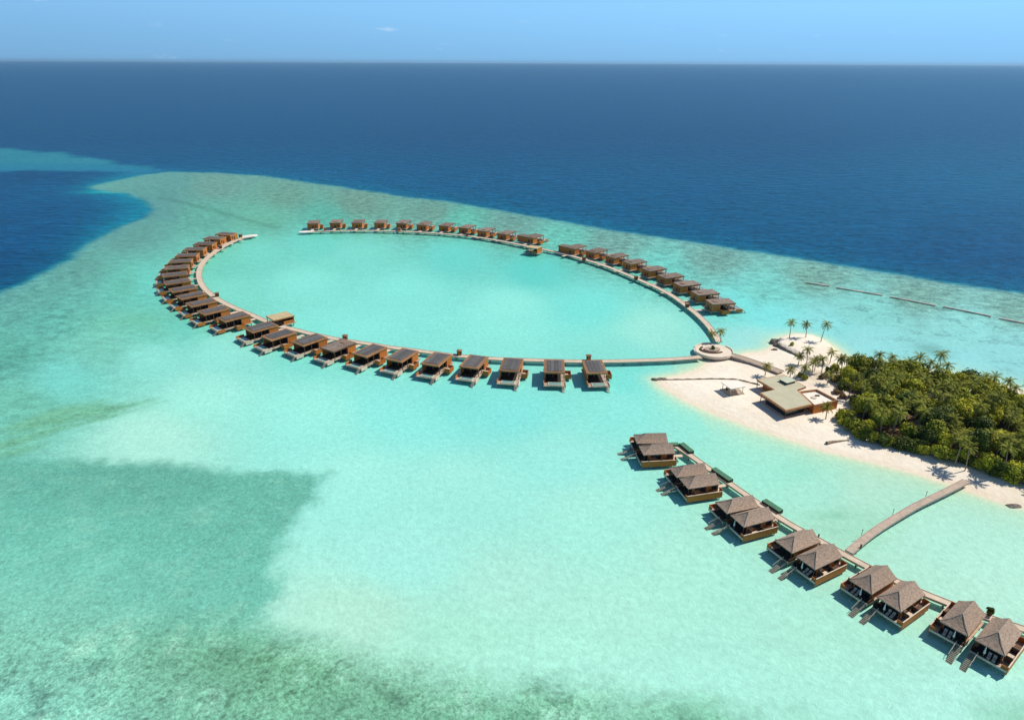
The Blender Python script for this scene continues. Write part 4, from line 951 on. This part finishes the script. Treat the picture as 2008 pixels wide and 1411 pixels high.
for i, (a, b, h, m, lab) in enumerate(LP):
    x, y = P(a, b, 1.9 if i < 7 else .9); z = ZD + .2 if i in (11, 12) else None
    if z: x, y = P(a, b, 2.0)
    plant('lone%d' % i, lambda: palm_meshes(h, i + 3, lean=.16 if i == 2 else .08), 'palm_tree', 'trunk', m, x, y, i * 1.3, 1.0, lab, 'palm tree', 'palms standing alone', z)
for i, (a, b, h, m, lab) in enumerate([(1592, 735, 5.2, 'palmdry', 'yellowing palm between the terrace wall and the wood'), (1611, 730, 5.8, 'palm', 'green palm at the left tip of the wood by the terrace'), (1640, 735, 7.2, 'palm', 'tall green palm leaning out of the left tip of the wood'), (1622, 752, 4.4, 'palmdry', 'low brownish palm behind the roof terrace of the house')]):
    x, y = P(a, b, .9); plant('tip%d' % i, lambda: palm_meshes(h, 90 + i, lean=.12), 'palm_tree', 'trunk', m, x, y, i * 1.9 + .4, 1.0, lab, 'palm tree', 'palms standing alone')
# cottages hidden in the wood
COTT = []
for (a, b, lab, s) in [(1838, 790, 'large grey thatched cottage roof among the trees', 1.0), (1868, 783, 'grey thatched cottage roof right of the large one in the wood', .85), (1802, 798, 'small thatched cottage roof left of the large one in the wood', .7), (1805, 838, 'low thatched cottage roof nearest the beach in the wood', .8)]:
    x, y = P(a, b, 3.0); o = empty('wood_cottage', (x, y, gz(x, y)), R(random.uniform(-20, 40))); o.scale = (s, s, s); COTT.append((x, y, 4.4 * s))
    MB().box(-3, 3, -3.4, 3.4, 0, 2.7).build('wall', 'wood', o); MB().box(-.6, .6, -3.48, -3.4, 0, 2.2).build('door', 'darkwood', o)
    hip_roof(-4, 4, -4.4, 4.4, 2.8, 4.4, -.4, .4)[0].build('roof', 'thatch', o); tag(o, lab, 'cottage', 'thatched cottages in the wood')
# the wood
lo, hi = FOREST.min(0), FOREST.max(0); spots = []
tries = 0
rr = random.Random(21)
while tries < 30000 and len(spots) < 260:
    tries += 1; x = rr.uniform(lo[0], hi[0]); y = rr.uniform(lo[1], hi[1])
    s = float(sdf(np.array([x]), np.array([y]), FOREST)[0])
    if s < .6 or x > 225: continue
    pxx, pyy = proj(np.array([x]), np.array([y]))
    if pxx[0] > 2260: continue
    if any((x - c[0]) ** 2 + (y - c[1]) ** 2 < c[2] ** 2 for c in COTT): continue
    if any((x - q[0]) ** 2 + (y - q[1]) ** 2 < 3.4 ** 2 for q in spots): continue
    spots.append((x, y, s, pyy[0]))
for x, y in resample(PL([(1655, 828), (1668, 850), (1700, 870), (1770, 886), (1840, 904), (1900, 916), (1960, 940), (2008, 955), (2060, 972)]), 2.6):
    spots.append((x + rr.uniform(-.7, .7), y + rr.uniform(.2, 1.6), 1.0, 0))
GT = 'broadleaf trees of the island wood'; GP = 'coconut palms of the island wood'
for i, (x, y, s, pyy) in enumerate(spots):
    u = rr.random(); mid = (s > 7)
    edge = 'at the sandy edge of the wood' if s < 4 else 'deep in the wood'
    if u < (.46 if s > 5 else .12):
        v = rr.randrange(4); h = [8.2, 9.2, 10.2, 7.4][v]
        plant('fp%d' % v, lambda: palm_meshes(h, 40 + v), 'palm_tree', 'trunk', 'palm', x, y, rr.uniform(0, 6.28), rr.uniform(.9, 1.12), 'green coconut palm with arching fronds growing %s' % edge, 'palm tree', GP)
    else:
        v = rr.randrange(3); big = s > 4
        q = rr.random(); lm = 'leafA' if q < .42 else ('leafB' if q < .72 else 'leafC')
        nm = {'leafA': 'olive green', 'leafB': 'dark green', 'leafC': 'bright yellow green'}[lm]
        rad, h = ((3.5, 6.4), (4.1, 7.4), (3.1, 7.8))[v] if big else ((2.4, 3.4), (2.8, 4.2), (2.1, 3.6))[v]
        key = '%s%d%d' % (lm, v, big)
        plant(key, lambda: tree_meshes(rad, h, 60 + v * 7 + big, 2600 if big else 1300), 'broadleaf_tree' if big else 'broadleaf_shrub', 'bark', lm, x, y, rr.uniform(0, 6.28), rr.uniform(.72, 1.3),
              '%s broadleaf %s growing %s' % (nm, 'tree' if big else 'shrub', 'deep in the wood' if s > 4 else 'at the sandy edge of the wood'), 'tree' if big else 'shrub', GT if big else 'shrubs at the edge of the wood')
for i, (a, b, sc, lm, lab) in enumerate([(1676, 738, 1.25, 'leafA', 'tallest round olive tree at the back left corner of the wood'), (1790, 756, 1.35, 'leafA', 'big domed tree standing above the back edge of the wood'), (1733, 748, 1.1, 'leafB', 'dark round tree between the two tall domes at the back of the wood'),
                                        (1695, 815, 1.2, 'leafC', 'bright yellow green domed tree behind the front shrubs at the left end of the wood'), (1935, 835, 1.1, 'leafC', 'bright domed tree in the middle of the right half of the wood')]):
    x, y = P(a, b, .9); plant('%s%d%d' % (lm, 1, True), lambda: tree_meshes(4.1, 7.4, 67 + 1, 2600), 'broadleaf_tree', 'bark', lm, x, y, i * 2.1, sc, lab, 'tree', GT)
# shrubs
SH = [(1553, 676, 1.1, 'leafC', 'low hedge like shrub on the sand terrace'), (1577, 744, 1.5, 'leafA', 'green shrub right behind the beach house'), (1568, 738, 1.2, 'leafA', 'green shrub beside the squat palm behind the beach house'), (1398, 684, 1.0, 'leafB', 'dark green shrub in the round platform planter'),
      (1635, 748, 1.6, 'dry', 'brown dry bush at the wood edge, nearest the terrace'), (1648, 762, 1.7, 'dry', 'brown dry bush at the wood corner behind the house terrace'), (1640, 772, 1.3, 'dry', 'golden dry bush beside the roof terrace corner'), (1652, 780, 1.4, 'dry', 'golden dry bush right of the roof terrace corner'),
      (1612, 742, 1.3, 'dry', 'small brown bush behind the house on the sand'), (1648, 832, 1.5, 'leafC', 'bright yellow green bush at the beach corner of the wood'), (1657, 820, 1.6, 'leafA', 'olive bush just above the bright bush at the wood corner'), (1625, 733, 1.8, 'leafB', 'dark bush at the left tip of the wood')]
for i, (a, b, rad, lm, lab) in enumerate(SH):
    z = ZD + .8 if i == 3 else None
    x, y = P(a, b, 2.0 if i == 0 else (2.6 if i == 3 else .9))
    plant('sh%d' % i, lambda: tree_meshes(rad, rad * 1.5, 200 + i, 420), 'shrub', 'bark', lm, x, y, i, 1.0, lab, 'shrub', 'shrubs round the beach house', z)
x, y = P(1940, 1205, ZD)
po = empty('potted_shrub', (x, y, ZD)); MB().cyl(0, 0, 0, .7, .45, .6, n=10).build('pot', 'darkwood', po); tree_meshes(.8, 1.9, 300, 400)[1].build('foliage', 'leafB', po)
tag(po, 'dark leafy potted shrub on the boardwalk between the sixth thatched pair', 'shrub')
